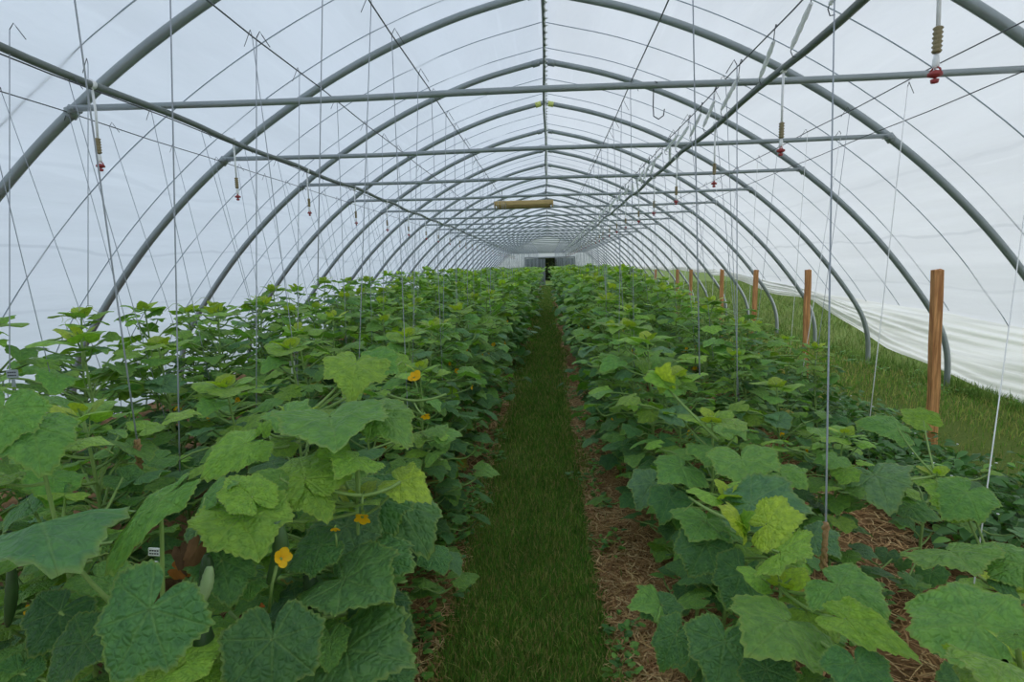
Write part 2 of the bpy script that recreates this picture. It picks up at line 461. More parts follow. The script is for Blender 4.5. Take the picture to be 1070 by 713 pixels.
film_part('ceiling', SPLIT, None, 0, M_FILM, YL)
film_part('wall_left', -.1, SPLIT, -1, M_FILM, YL)
film_part('wall_right', z_att, SPLIT, 1, M_FILM, YL)

# loose skirt of film along the right side
mb = MB(); nv = 60
V = []
for y in YL:
    za, ze = z_att(y), z_edge(y)
    t = np.linspace(0, 1, nv)
    z = za+.0+(ze-za)*t
    bunch = np.clip((.85-(za-ze))/.7, 0, 1)
    amp = (.012+.028*bunch)*np.clip(t*6, 0, 1)
    x = film_x(z)+.03+.02*t+amp*.8*(np.sin(t*17+smooth_noise(np.array(y*.9), np.array(1.0), 11)*3)+.6*np.sin(t*41+y*.8))
    x += .03*smooth_noise(np.array(y*1.5), t*3, 12)*np.clip(t*3, 0, 1)
    x += .018*np.abs(np.sin(t*29+2.2*smooth_noise(np.array(y*.7), t*2, 15)))*np.clip(t*8, 0, 1)
    x = np.maximum(x, film_x(z)-.022)
    zz = z+.012*smooth_noise(np.array(y*2.0), t*4, 13)*np.clip(t*4, 0, 1)+.03*t*smooth_noise(np.array(y*1.3), np.array(2.0), 14)*np.clip(ze*4, 0, 1)
    V.append(np.stack([x, np.full(nv, y), zz], 1))
V = np.concatenate(V); i = np.arange(len(YL)-1)[:, None]*nv; j = np.arange(nv-1)[None, :]
mb.add(V, np.stack([i+j, i+j+1, i+nv+j+1, i+nv+j], -1).reshape(-1, 4))
tag(obj('film_skirt', mb, M_SKIRT), 'loose creased strip of clear film hanging along the foot of the right wall', 'plastic sheet')

# far end wall with its wide doorway
YE = Y1+.02
prof = np.vstack([FH, (FH*[-1, 1])[::-1][1:]])
prof = prof[prof[:, 1] > -.2]
DX0, DX1, DZ = -1.75, 2.1, 2.13
def endwall(name, y, opening):
    mb = MB()
    half = FH[FH[:, 1] > -.12]
    for sgn in (1, -1):
        dx = (DX1 if sgn > 0 else -DX0) if opening else 0
        for a, b in zip(half[:-1], half[1:]):
            ina = dx if a[1] < DZ else 0; inb = dx if b[1] <= DZ else 0
            mb.add([(sgn*a[0], y, a[1]), (sgn*ina if opening else 0, y, a[1]), (sgn*inb if opening else 0, y, b[1]), (sgn*b[0], y, b[1])], [(0, 1, 2, 3)])
    o = obj(name, mb, M_FILM, smooth=False); o['kind'] = 'structure'
endwall('wall_back', YE, True)
endwall('wall_front', Y0-.02, False)
M_SHADE = plain('grey_door_panel', lin(116, 126, 128), .7, 0, 0, 10, .2, 4)
dr = bpy.data.objects.new('door_1', None); C.objects.link(dr); dr.location = (0, YE, 0); dr['kind'] = 'structure'
mb = MB()
for x in (DX0, DX1): box(mb, (x, 0, DZ/2), (.09, .1, DZ))
box(mb, ((DX0+DX1)/2, 0, DZ+.04), (DX1-DX0+.09, .1, .09))
obj('door_frame', mb, M_GALV, dr, smooth=False)
for x0, x1 in ((DX0+.05, -.2), (.75, DX1-.05)):
    mb = MB(); box(mb, ((x0+x1)/2, 0, DZ/2-.02), (x1-x0, .03, DZ-.08))
    p = obj('door_panel', mb, M_SHADE, dr, smooth=False)
    mb = MB()
    for q in np.linspace(x0+.03, x1-.03, 6): box(mb, (q, -.025, DZ/2-.02), (.05, .03, DZ-.1))
    obj('rail', mb, M_GALV, p, smooth=False)

# hoops with tie bar, clamps and ridge joint
HC, LC = 2.51, 2.886
PR = .032
def build_hoop():
    t = thing('tunnel_hoop', '', 'hoop', (0, HOOPS[0], 0))
    mb = MB()
    full = np.vstack([HALF, (HALF*[-1, 1])[::-1][1:]])
    pts = np.stack([full[:, 0], np.zeros(len(full)), full[:, 1]], 1)
    tube(mb, pts, PR, 12)
    obj('arch_pipe', mb, M_GALV, t)
    mb = MB(); xs = np.linspace(-LC, LC, 13)
    tube(mb, np.stack([xs, np.full(13, -.055), HC+.006*np.cos(xs*2.1)], 1), .019, 10)
    obj('tie_bar', mb, M_GALV, t)
    for s in (-1, 1):
        mb = MB()
        hx = s*(LC+.03)
        lathe(mb, [(.0, -.03), (.038, -.03), (.038, .03), (.0, .03)], (s*np.interp(HC, HALF[:, 1], HALF[:, 0]), 0, HC), 12, axis=(s*-.66, 0, .75))
        box(mb, (s*(LC-.01), -.05, HC), (.09, .03, .036), bev=.008)
        tube(mb, [(s*(LC-.03), -.085, HC), (s*(LC-.03), -.0, HC)], .012, 8)
        obj('tie_clamp', mb, M_GALV, t)
    for s in (-1, 1):
        mb = MB()
        lathe(mb, [(0, -.04), (.038, -.04), (.038, .04), (0, .04)], (s*.09, 0, 3.79), 12, axis=(1, 0, -s*.24))
        obj('ridge_clamp', mb, M_GALV, t)
    return t
ORD = 'first second third fourth fifth sixth seventh eighth ninth tenth eleventh twelfth thirteenth fourteenth fifteenth sixteenth seventeenth eighteenth nineteenth twentieth'.split()
ORD += ['twenty-'+w for w in ORD[:9]]+['thirtieth']+['thirty-'+w for w in ORD[:9]]+['fortieth']+['forty-'+w for w in ORD[:9]]
hoop0 = build_hoop()
for k in range(NH):
    y = D1+SP*k
    if k == 0:
        h = hoop0; h.location = (0, y, 0)
    else:
        h = dup(hoop0, (0, y, 0))
    h['group'] = 'steel hoops of the tunnel'
    if k < 9: h['label'] = f'{ORD[k]} grey steel tunnel hoop with its crossbar, counted from the front'
    else: h['label'] = 'far grey steel hoop with crossbar, beyond the ninth hoop of the tunnel'
    if k == 2:
        h['label'] += ', yellowish clamps at ridge' if False else ''
# the fourth hoop has pale yellow clamps at the ridge
for o in list(C.objects):
    if o.name.startswith('ridge_clamp') and o.parent and abs(o.parent.location.y-(D1+SP*3)) < .01:
        o.data = o.data.copy(); o.data.materials.clear(); o.data.materials.append(M_YELLOW); o['label'] = 'pale yellow ridge clamp'

# ridge pipe with its twisted cable
YEND = Y1-.1
rp = thing('ridge_pipe', 'dark ridge pipe with twisted cable along the top of the tunnel', 'pipe', (0, 0, 3.74))
mb = MB(); ys = np.arange(Y0+.1, YEND, .4)
tube(mb, np.stack([.01*np.sin(ys*1.3), ys, np.zeros(len(ys))], 1), .016, 8)
obj('pipe', mb, M_PIPE, rp)
mb = MB(); ys = np.arange(.5, 16, .02)
tube(mb, np.stack([.03+.014*np.cos(ys*40), ys, -.022+.014*np.sin(ys*40)], 1), .006, 4)
obj('cable', mb, M_WHITE, rp)

# irrigation pipes and their hanging sprinklers
PZ = 2.455
PIPES = [(-2.235, 'left'), (1.2, 'right')]
def build_sprinkler(L=.42):
    t = thing('hanging_sprinkler', '', 'sprinkler')
    mb = MB(); tube(mb, [(0, 0, 0), (.006, 0, -L*.3), (0, 0, -L*.62)], .006, 6)
    lathe(mb, [(0, .012), (.0225, .012), (.0225, -.012), (0, -.012)], (0, 0, .006), 10, axis=(0, 1, 0))
    obj('tube', mb, M_WHITE, t)
    mb = MB(); z = -L*.60; pr = [(0, z)]
    for i in range(6): pr += [(.0105, z-.001-i*.013), (.0145, z-.005-i*.013), (.0105, z-.011-i*.013)]
    pr.append((0, z-.079)); lathe(mb, pr, (0, 0, 0), 12)
    obj('weight', mb, M_BRASS, t)
    mb = MB(); lathe(mb, [(0, z-.079), (.006, z-.079), (.009, z-.092), (.0105, z-.112), (.006, z-.12), (0, z-.12)], (0, 0, 0), 10)
    obj('valve', mb, M_WHITE, t)
    mb = MB()
    lathe(mb, [(0, z-.126), (.008, z-.126), (.020, z-.133), (.021, z-.141), (.008, z-.146), (0, z-.15)], (0, 0, 0), 10)
    for s in (-1, 1): tube(mb, [(s*.008, 0, z-.118), (s*.015, 0, z-.124), (s*.018, 0, z-.137)], .003, 5)
    lathe(mb, [(0, z-.148), (.012, z-.152), (.010, z-.162), (0, z-.164)], (0, 0, 0), 8)
    obj('spreader', mb, M_RED, t)
    return t
spr0 = None
for X, side in PIPES:
    mb = MB(); ys = np.arange(Y0+.1, YEND, .3)
    sx = .02*smooth_noise(ys*.9, ys*0, 21); sz = -.02*np.sin(PI*((ys-D1)/SP))**2+.012*smooth_noise(ys*.7, ys*0, 22)
    tube(mb, np.stack([X+sx, ys, PZ+sz], 1), .0185, 10)
    o = obj('irrigation_pipe', mb, M_PIPE)
    tag(o, f'dark grey irrigation pipe running lengthwise under the crossbars on the {side} side', 'pipe')
    starts = np.arange(1.9, 40, 1.16) if side == 'right' else np.arange(2.85, 40, 1.3)
    for i, y in enumerate(starts):
        lab = f'{ORD[i]} red hanging sprinkler along the {side} irrigation pipe' if i < 6 else f'far small hanging sprinkler past the sixth on the {side} irrigation pipe'
        loc = (X+np.interp(y, ys, sx), y, PZ-.015)
        if spr0 is None:
            spr0 = build_sprinkler(); spr0.location = loc; s = spr0
        else: s = dup(spr0, loc, float(rng.uniform(0, 3)))
        s['label'] = lab; s['group'] = f'sprinklers hanging from the {side} pipe'

# lengthwise trellis wires
WZ = 2.545
WIRES = [(-2.9, 2.5, 'at the left ends of the crossbars'), (-2.235, 2.43, 'tied along the underside of the left irrigation pipe'), (-1.27, WZ, 'over the left plants, second from the path'), (-.66, WZ, 'over the left edge of the path'),
         (.51, WZ, 'over the right edge of the path'), (1.05, WZ, 'that carries the white twine rolls'), (2.15, WZ, 'over the sparse right row'), (2.62, 2.5, 'at the right ends of the crossbars')]
for X, z, where in WIRES:
    mb = MB(); ys = np.arange(Y0+.1, YEND, .8)
    tube(mb, np.stack([X+0*ys, ys, z-.012*np.abs(np.sin(PI*(ys-D1)/SP))], 1), .0034, 6)
    tag(obj('trellis_wire', mb, M_WIRE), f'thin dark lengthwise wire {where}', 'wire', 'lengthwise trellis wires')

# ropes that hold the film down between the hoops
def rope(y, dy, label):
    mb = MB()
    full = np.vstack([offset_half(FO), (offset_half(FO)*[-1, 1])[::-1][1:]])
    full = full[full[:, 1] > 0]
    full = full[(full[:, 0] < 0) | (full[:, 1] > z_att(y)-.02)]
    s = np.linspace(0, 1, len(full))
    ysr = y+dy*np.sin(PI*s*1.0)
    nfull = np.stack([full[:, 0]/np.hypot(full[:, 0], full[:, 1]), full[:, 1]/np.hypot(full[:, 0], full[:, 1])], 1)
    P = full+nfull*(sag(ysr)[:, None]-.006)
    tube(mb, np.stack([P[:, 0], ysr, P[:, 1]], 1), .0045, 5)
    tag(obj('film_rope', mb, M_ROPE), label, 'rope', 'ropes over the film')
for k in range(12):
    for q, (fr, nme) in enumerate(((.4, 'middle'), (.87, 'far part'))):
        rope(D1+SP*(k-1+fr)-.0, .05*(-1)**q, f'thin rope over the film in the {nme} of bay just before the {ORD[k]} hoop')

# white twine rolls hung end to end on one wire
def build_roll():
    t = thing('hanging_twine_roll', '', 'twine roll')
    mb = MB()
    ax = nrm((0, .97, -.24)); 
    pr = [(0, 0), (.007, .0), (.0095, .02)]+[(.009+.003*((i*7) % 3)/2, .03+i*.026) for i in range(10)]+[(.008, .285), (0, .29)]
    lathe(mb, pr, (0, 0, -.045), 8, axis=ax, tint=(.93, .94, .94, 1))
    obj('twine', mb, M_ROLL, t, attrs=True)
    mb = MB()
    e = np.array((0, 0, -.045))+ax*.29
    tube(mb, [(0, -.03, 0.0), (0, -.045, .012), (0, -.03, .018), (0, -.012, .004), (0, 0, -.03), (0, .01, -.05)], .0022, 5)
    tube(mb, [e, e+(0, .012, -.01), e+(.012, .02, -.03), e+(.02, .0, -.036)], .0022, 5)
    obj('hook', mb, M_WIRE, t)
    return t
roll0 = None
y = 2.0; i = 0
while y < 36:
    loc = (1.05+rng.normal(0, .006), y, WZ-.012)
    lab = f'{ORD[i]} white twine roll from the front on the overhead wire' if i < 8 else 'far white twine roll in the crowded chain of rolls on the overhead wire'
    if roll0 is None: roll0 = build_roll(); roll0.location = loc; r = roll0
    else: r = dup(roll0, loc, float(rng.normal(0, .12)), (1, float(rng.uniform(.9, 1.15)), float(rng.uniform(.85, 1.25))))
    r['label'] = lab; r['group'] = 'white twine rolls on the overhead wire'
    y += (.42 if y < 3.4 else .33 if y < 6 else .3 if y < 12 else .42)*rng.uniform(.9, 1.1); i += 1

# tan oblong lamp batten under the ties
a = at(517.5, 214.5, 9.75); b = at(577, 213.8, 9.75)
lp = thing('hanging_lamp', 'tan oblong lamp batten hanging crosswise under the crossbars', 'lamp', tuple((a+b)/2))
LL = np.linalg.norm(b-a)
mb = MB(); box(mb, (0, 0, .03), (LL, .13, .075), bev=.012); obj('housing', mb, M_TAN, lp, smooth=False)
mb = MB(); ang = np.linspace(PI, 2*PI, 9)
pr = np.array([(.055*math.cos(q), .055*math.sin(q)-.006) for q in ang]); nV = []
for x in (-LL/2+.03, LL/2-.03): nV += [(x, p[0], p[1]) for p in pr]
mb.add(nV, [(i, i+1, 9+i+1, 9+i) for i in range(8)]); obj('lamp_cover', mb, plain('aged_cover', lin(150, 128, 84), .5), lp)
mb = MB()
for s in (-1, 1): box(mb, (s*(LL/2+.008), 0, .01), (.02, .14, .12), bev=.008)
obj('end_cap', mb, M_TAN, lp, smooth=False)
for s in (-.38, .38):
    mb = MB(); tube(mb, [(s*LL, 0, .06), (s*LL, .0, .2), (s*LL, .02, .24), (s*LL, .05, .24), (s*LL, .06, .2)], .004, 5); obj('hanger', mb, M_WIRE, lp)
# wire hook on the first crossbar
c = at(684, 92, D1-.055)
mb = MB()
pts = [(c[0]+.01, c[1]-.03, c[2]+.02), (c[0], c[1], c[2]+.035), (c[0], c[1]+.03, c[2]+.015), (c[0]-.002, c[1]+.03, c[2]-.09), (c[0]-.0, c[1]+.02, c[2]-.15), (c[0]+.025, c[1]+.0, c[2]-.172), (c[0]+.05, c[1]-.01, c[2]-.155), (c[0]+.055, c[1]-.01, c[2]-.12)]
tube(mb, pts, .0035, 6)
tag(obj('hanging_hook', mb, M_WIRE), 'bent grey wire hook hanging on the first crossbar right of the ridge', 'hook')

# ------------------------------------------------------------------ ground
mb = MB(); xs = np.linspace(-4.75, 4.75, 40); ys = np.linspace(Y0, Y1, 130)
X, Y = np.meshgrid(xs, ys)
mound = lambda x: .05*np.exp(-((x+1.9)/1.1)**2)+.045*np.exp(-((x-1.3)/.7)**2)
def gz(x, y): return mound(np.asarray(x, float))+.01*smooth_noise(np.asarray(x)*3, np.asarray(y)*2, 31)
Z = gz(X, Y)
i = np.arange(len(ys)-1)[:, None]*40; j = np.arange(39)[None, :]
mb.add(np.stack([X, Y, Z], -1).reshape(-1, 3), np.stack([i+j, i+j+1, i+40+j+1, i+40+j], -1).reshape(-1, 4))
tag(obj('floor', mb, floor_mat()), kind='structure')
mb = MB(); mb.add([(-90, -40, -.04), (90, -40, -.04), (90, 190, -.04), (-90, 190, -.04)], [(0, 1, 2, 3)])
tag(obj('field', mb, lawn_mat()), kind='structure')

def blades(name, n, xf, yf, hmin, hmax, wid, cols, zf, label, cat, lean=.5, flat=False, dens_h=None):
    x = xf(n); y = yf(n); n = len(x)
    z = zf(x, y)
    a = rng.uniform(0, 2*PI, n); h = rng.uniform(hmin, hmax, n); w = wid*(rng.uniform(.6, 1.3, n))
    sc = np.clip(y/4.0, 1, 4); w = w*sc; h = h*np.clip(sc, 1, 1.25)
    ln = np.abs(rng.normal(0, lean, n))*h; b = rng.uniform(0, 2*PI, n)
    px, py = np.cos(a)*w/2, np.sin(a)*w/2
    lx, ly = np.cos(b)*ln, np.sin(b)*ln
    P = [np.stack([x-px, y-py, z-.005], 1), np.stack([x+px, y+py, z-.005], 1),
         np.stack([x+px*.8+lx*.35, y+py*.8+ly*.35, z+h*.55], 1), np.stack([x-px*.8+lx*.35, y-py*.8+ly*.35, z+h*.55], 1),
         np.stack([x+lx, y+ly, z+h*.97], 1)]
    V = np.stack(P, 1).reshape(-1, 3)
    o = np.arange(n)*5
    f4 = np.stack([o, o+1, o+2, o+3], 1); f3 = np.stack([o+3, o+2, o+4], 1)
    cols = np.array(cols); ci = rng.integers(0, len(cols), n); t = cols[ci]*rng.uniform(.75, 1.25, (n, 1))
    T = np.concatenate([np.repeat(t, 5, 0), np.ones((n*5, 1))], 1)
    mb = MB(); mb.mixed(V, f4, f3, np.zeros((n*5, 2)), T)
    tag(obj(name, mb, M_GRASS, attrs=True), label, cat, kind='stuff')
def invy(y0, y1, p=1.0):
    """y spread denser near the camera"""
    return lambda n: y0*(y1/y0)**rng.uniform(0, 1, n)
GC = [lin(106, 156, 58), lin(124, 168, 70), lin(92, 144, 54), lin(160, 176, 88), lin(112, 154, 62), lin(192, 180, 114)]
def path_x(n):
    c = rng.normal(0, .17, n); u = rng.uniform(-.38, .38, n)
    return np.where(rng.uniform(0, 1, n) < .8, u, c)-.1
def path_pts(n):
    y = 1.5*(44/1.5)**rng.uniform(0, 1, n)
    x = path_x(n); e = .07*smooth_noise(y*1.1, x*0+np.sign(x+.1)*3, 41)+.05*smooth_noise(y*4, x*0, 42)
    x = x+e
    bare = smooth_noise(x*4, y*1.8, 43) > .75
    keep = ~bare | (rng.uniform(0, 1, n) < .35)
    return x[keep], y[keep]
PX, PY = path_pts(80000)
blades('path_grass', 0, lambda n: PX, lambda n: PY, .02, .06, .0045, GC, gz, 'short green grass growing along the middle path', 'grass')
def right_pts(n):
    y = 2.2*(44/2.2)**rng.uniform(0, 1, n); x = rng.uniform(2.55, 4.75, n)
    bare = smooth_noise(x*2.2, y*1.3, 45) > .55
    k = ~bare | (rng.uniform(0, 1, n) < .3)
    return x[k], y[k]
QX, QY = right_pts(40000)
blades('aisle_grass', 0, lambda n: QX, lambda n: QY, .02, .07, .005, GC+[lin(164, 180, 88), lin(180, 186, 104)], gz, 'patchy grass beside the wooden posts and along the right wall', 'grass')
EX = rng.uniform(4.5, 4.95, 9000); EY = 4.5*(30/4.5)**rng.uniform(0, 1, 9000)
blades('edge_weeds', 0, lambda n: EX, lambda n: EY, .03, .14, .006, [lin(94, 130, 54), lin(116, 146, 68), lin(140, 164, 86)], lambda x, y: 0*x-.02, 'taller weeds along the foot of the right wall', 'weeds', .35)
OX = 4.9+rng.uniform(0, 1, 50000)**1.6*14; OY = rng.uniform(7, 46, 50000)
blades('meadow_grass', 0, lambda n: OX, lambda n: OY, .05, .18, .006, [lin(98, 124, 56), lin(122, 142, 74), lin(136, 148, 86)], lambda x, y: 0*x-.045, 'sunlit meadow grass outside the lifted film', 'grass', .5)

# straw mulch
def straw(n, x0, x1, y0, y1):
    y = y0*(y1/y0)**rng.uniform(0, 1, n); x = rng.uniform(x0, x1, n)
    return x, y
sx, sy_ = [], []
for n, x0, x1, y0, y1 in ((9000, -1.0, -.4, 1.2, 20), (26000, .24, .8, 1.3, 30), (16000, .7, 2.5, 1.2, 14), (6000, -1.6, -.9, .9, 6)):
    a, b = straw(n, x0, x1, y0, y1); sx.append(a); sy_.append(b)
sx = np.concatenate(sx); sy_ = np.concatenate(sy_); n = len(sx)
sz = gz(sx, sy_)+rng.uniform(.001, .022, n)
a = rng.uniform(0, PI, n); L_ = rng.uniform(.03, .13, n)*np.clip(sy_/4, 1, 2); w = rng.uniform(.0012, .003, n)*np.clip(sy_/3, 1, 4)
tz = rng.normal(0, .12, n)*L_
dx, dy = np.cos(a)*L_/2, np.sin(a)*L_/2; qx, qy = -np.sin(a)*w, np.cos(a)*w
bend = rng.normal(0, .12, n)*L_
P = [np.stack([sx-dx-qx, sy_-dy-qy, sz-tz/2], 1), np.stack([sx-dx+qx, sy_-dy+qy, sz-tz/2], 1),
     np.stack([sx+qx*1.2-np.sin(a)*bend, sy_+qy*1.2+np.cos(a)*bend, sz+.004], 1), np.stack([sx-qx*1.2-np.sin(a)*bend, sy_-qy*1.2+np.cos(a)*bend, sz+.004], 1),
     np.stack([sx+dx+qx, sy_+dy+qy, sz+tz/2], 1), np.stack([sx+dx-qx, sy_+dy-qy, sz+tz/2], 1)]
V = np.stack(P, 1).reshape(-1, 3); o = np.arange(n)*6
F = np.concatenate([np.stack([o, o+1, o+2, o+3], 1), np.stack([o+3, o+2, o+4, o+5], 1)])
SC = np.array([lin(206, 168, 116), lin(180, 140, 94), lin(226, 196, 144), lin(154, 116, 78), lin(192, 150, 106)])
t = SC[rng.integers(0, 5, n)]*rng.uniform(.7, 1.15, (n, 1))
mb = MB(); mb.add(V, F, None, np.concatenate([np.repeat(t, 6, 0), np.ones((n*6, 1))], 1))
tag(obj('straw_mulch', mb, M_STRAW, attrs=True), 'brown straw mulch strewn over the beds beside the path', 'straw', kind='stuff')

# ------------------------------------------------------------------ cucumber leaves
OUT_T = np.radians([0, 9, 24, 36, 47, 60, 76, 90, 101, 116, 132, 147, 160, 170, 176, 180])
OUT_R = np.array([1.0, .90, .76, .71, .80, .72, .64, .68, .74, .66, .62, .64, .56, .36, .16, .04])
def leaf_template(rings, secs, seed):
    r = np.random.default_rng(seed)
    th = np.linspace(-PI, PI, secs, endpoint=False)+PI/secs
    R = np.interp(np.abs(th), OUT_T, OUT_R)
    R = R*(1+.06*np.sin(th*2+r.uniform(0, 6))+.04*np.sin(th*3+r.uniform(0, 6)))
    if secs >= 30:
        R = R*(1+.028*np.where(np.arange(secs) % 2 == 0, 1, -1)*np.clip(np.abs(PI-np.abs(th)), 0, .5)*2)
    rr = (np.linspace(0, 1, rings+1)[1:])**.9
    x = np.concatenate([[0], (rr[:, None]*R*np.sin(th)).ravel()])
    y = np.concatenate([[0], (rr[:, None]*R*np.cos(th)).ravel()])
    rad = np.concatenate([[0], (rr[:, None]*np.ones(secs)).ravel()])
    ang = np.concatenate([[0], (np.ones(rings)[:, None]*th).ravel()])
    rho = np.hypot(x, y)
    droop = r.uniform(.2, .55); fold = r.uniform(-.12, .26); cup = r.uniform(-.05, .3)
    z = -droop*np.clip(y, 0, 2)**2-.12*np.clip(-y, 0, 2)**2
    z += fold*np.abs(x)*(1-.4*rho)-cup*x*x
    wav = r.uniform(.04, .1)
    z += wav*rho**2*np.sin(ang*r.integers(3, 6)+r.uniform(0, 6))
    veins = np.radians([0, 47, -47, 98, -98, 148, -148])
    dv = np.min(np.abs((ang[:, None]-veins+PI) % (2*PI)-PI), axis=1)
    z += .035*rho*np.sin(np.clip(dv/.41, 0, 1)*PI/1.0)       # blade puffs up between the veins
    if secs >= 30:
        z += .022*smooth_noise(x*9, y*9, seed+50)*np.clip(rho*3, 0, 1)
    it = np.argmin(np.abs(ang)+(rad < .99)*9); q = math.atan2(-z[it], y[it]); ln = math.hypot(z[it], y[it])
    y2 = (y*math.cos(q)-z*math.sin(q))/ln; z2 = (y*math.sin(q)+z*math.cos(q))/ln   # the tip lies on +Y
    V = np.stack([x/ln, y2, z2], 1)
    k = np.arange(secs); kn = (k+1) % secs
    f3 = np.stack([np.zeros(secs, int), 1+k, 1+kn], 1)
    ok = np.ones(secs, bool); ok[-1] = False                  # sinus stays open behind the stalk
    f3 = f3[ok]
    f4 = np.concatenate([np.stack([1+q*secs+k, 1+(q+1)*secs+k, 1+(q+1)*secs+kn, 1+q*secs+kn], 1)[ok] for q in range(rings-1)]) if rings > 1 else np.zeros((0, 4), int)
    # wind so that the normal points to +Z
    f3 = f3[:, ::-1]; f4 = f4[:, ::-1]
    return V, f4, f3, np.stack([x, y], 1), rad
LOD = {'hero': [leaf_template(13, 76, s) for s in range(8)], 'mid': [leaf_template(6, 36, s) for s in range(8)],
       'low': [leaf_template(3, 18, s) for s in range(6)], 'tiny': [leaf_template(2, 12, s) for s in range(5)]}
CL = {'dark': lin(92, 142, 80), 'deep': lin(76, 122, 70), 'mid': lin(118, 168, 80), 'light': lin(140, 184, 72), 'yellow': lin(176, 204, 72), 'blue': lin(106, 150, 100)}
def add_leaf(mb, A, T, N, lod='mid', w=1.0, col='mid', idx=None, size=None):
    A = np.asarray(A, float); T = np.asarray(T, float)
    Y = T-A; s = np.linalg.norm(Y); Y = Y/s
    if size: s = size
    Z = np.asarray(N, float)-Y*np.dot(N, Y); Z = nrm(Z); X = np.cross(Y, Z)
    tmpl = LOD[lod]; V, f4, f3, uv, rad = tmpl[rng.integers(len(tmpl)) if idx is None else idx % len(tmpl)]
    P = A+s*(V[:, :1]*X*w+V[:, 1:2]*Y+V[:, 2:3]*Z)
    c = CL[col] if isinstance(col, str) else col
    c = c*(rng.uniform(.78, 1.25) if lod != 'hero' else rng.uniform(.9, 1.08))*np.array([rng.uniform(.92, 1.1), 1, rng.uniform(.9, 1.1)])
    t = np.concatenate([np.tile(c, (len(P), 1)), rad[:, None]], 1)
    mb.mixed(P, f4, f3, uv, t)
STEMC = np.append(lin(136, 166, 92), 1); STEMD = np.append(lin(112, 142, 80), 1)

def add_flower(par, A, D, s=.03, label=None):
    """open yellow flower at A facing D"""
    D = nrm(D); ref = np.array([0, 0, 1.0]) if abs(D[2]) < .9 else np.array([1.0, 0, 0])
    a = nrm(np.cross(D, ref)); b = np.cross(D, a)
    mb = MB()
    Y_ = np.append(lin(250, 200, 30), 1); Y2 = np.append(lin(236, 160, 20), 1)
    fr = np.random.default_rng(int(abs(A[0])*1e5)+7)
    for k in range(5):
        q = k*2*PI/5+.3+fr.normal(0, .15); pl = fr.uniform(.8, 1.15); cupk = fr.uniform(.3, 1.0); e = np.cos(q)*a+np.sin(q)*b; f = np.cross(D, e)
        V, T = [], []
        for i, u in enumerate((0, .3, .6, .85, 1)):
            wd = (.12, .34, .42, .3, .05)[i]
            lift = cupk*u-.3*cupk*u*u
            for m_ in (-1, 0, 1):
                V.append(A+s*pl*(e*u*(1.1-.35*cupk)+f*wd*m_+D*(lift+(.08 if m_ else 0)*u)))
                T.append(Y2 if u < .3 else Y_)
        F = [(i*3+j, i*3+j+1, i*3+j+4, i*3+j+3) for i in range(4) for j in range(2)]
        mb.add(V, F, None, np.array(T))
    fl = obj('flower', mb, M_FLOWER, par, attrs=True)
    fl['label'] = label or 'open yellow flower'
    mb = MB(); lathe(mb, [(0, -.6*s), (.12*s, -.6*s), (.2*s, -.15*s), (.28*s, .05*s), (0, .1*s)], A, 8, axis=D, tint=np.append(lin(130, 160, 70), 1))
    obj('calyx', mb, M_STEM, fl, attrs=True)
    return fl
def add_cucumber(par, P0, P1, r=.02, col=(44, 70, 36), tip=True, bend=.015):
    P0 = np.asarray(P0); P1 = np.asarray(P1)
    n = 14; t = np.linspace(0, 1, n); pts = P0+(P1-P0)*t[:, None]
    pts[:, 0] += bend*np.sin(PI*t)
    rr = r*np.clip(np.sin(PI*np.clip(t*.94+.04, 0, 1))**.42, .12, 1)*(1+.05*np.sin(t*37))
    mb = MB(); tube(mb, pts, rr, 12, np.append(lin(*col), 1))
    c = obj('cucumber', mb, M_FRUIT, par, attrs=True)
    if tip:
        mb = MB(); D = nrm(P1-P0)
        lathe(mb, [(0, 0), (.35*r, 0), (.6*r, .5*r), (.7*r, 1.1*r), (.3*r, 1.3*r), (0, 1.2*r)], P1, 7, axis=D, tint=np.append(lin(222, 206, 140), 1))
        obj('blossom_end', mb, M_FLOWER, c, attrs=True)
    return c

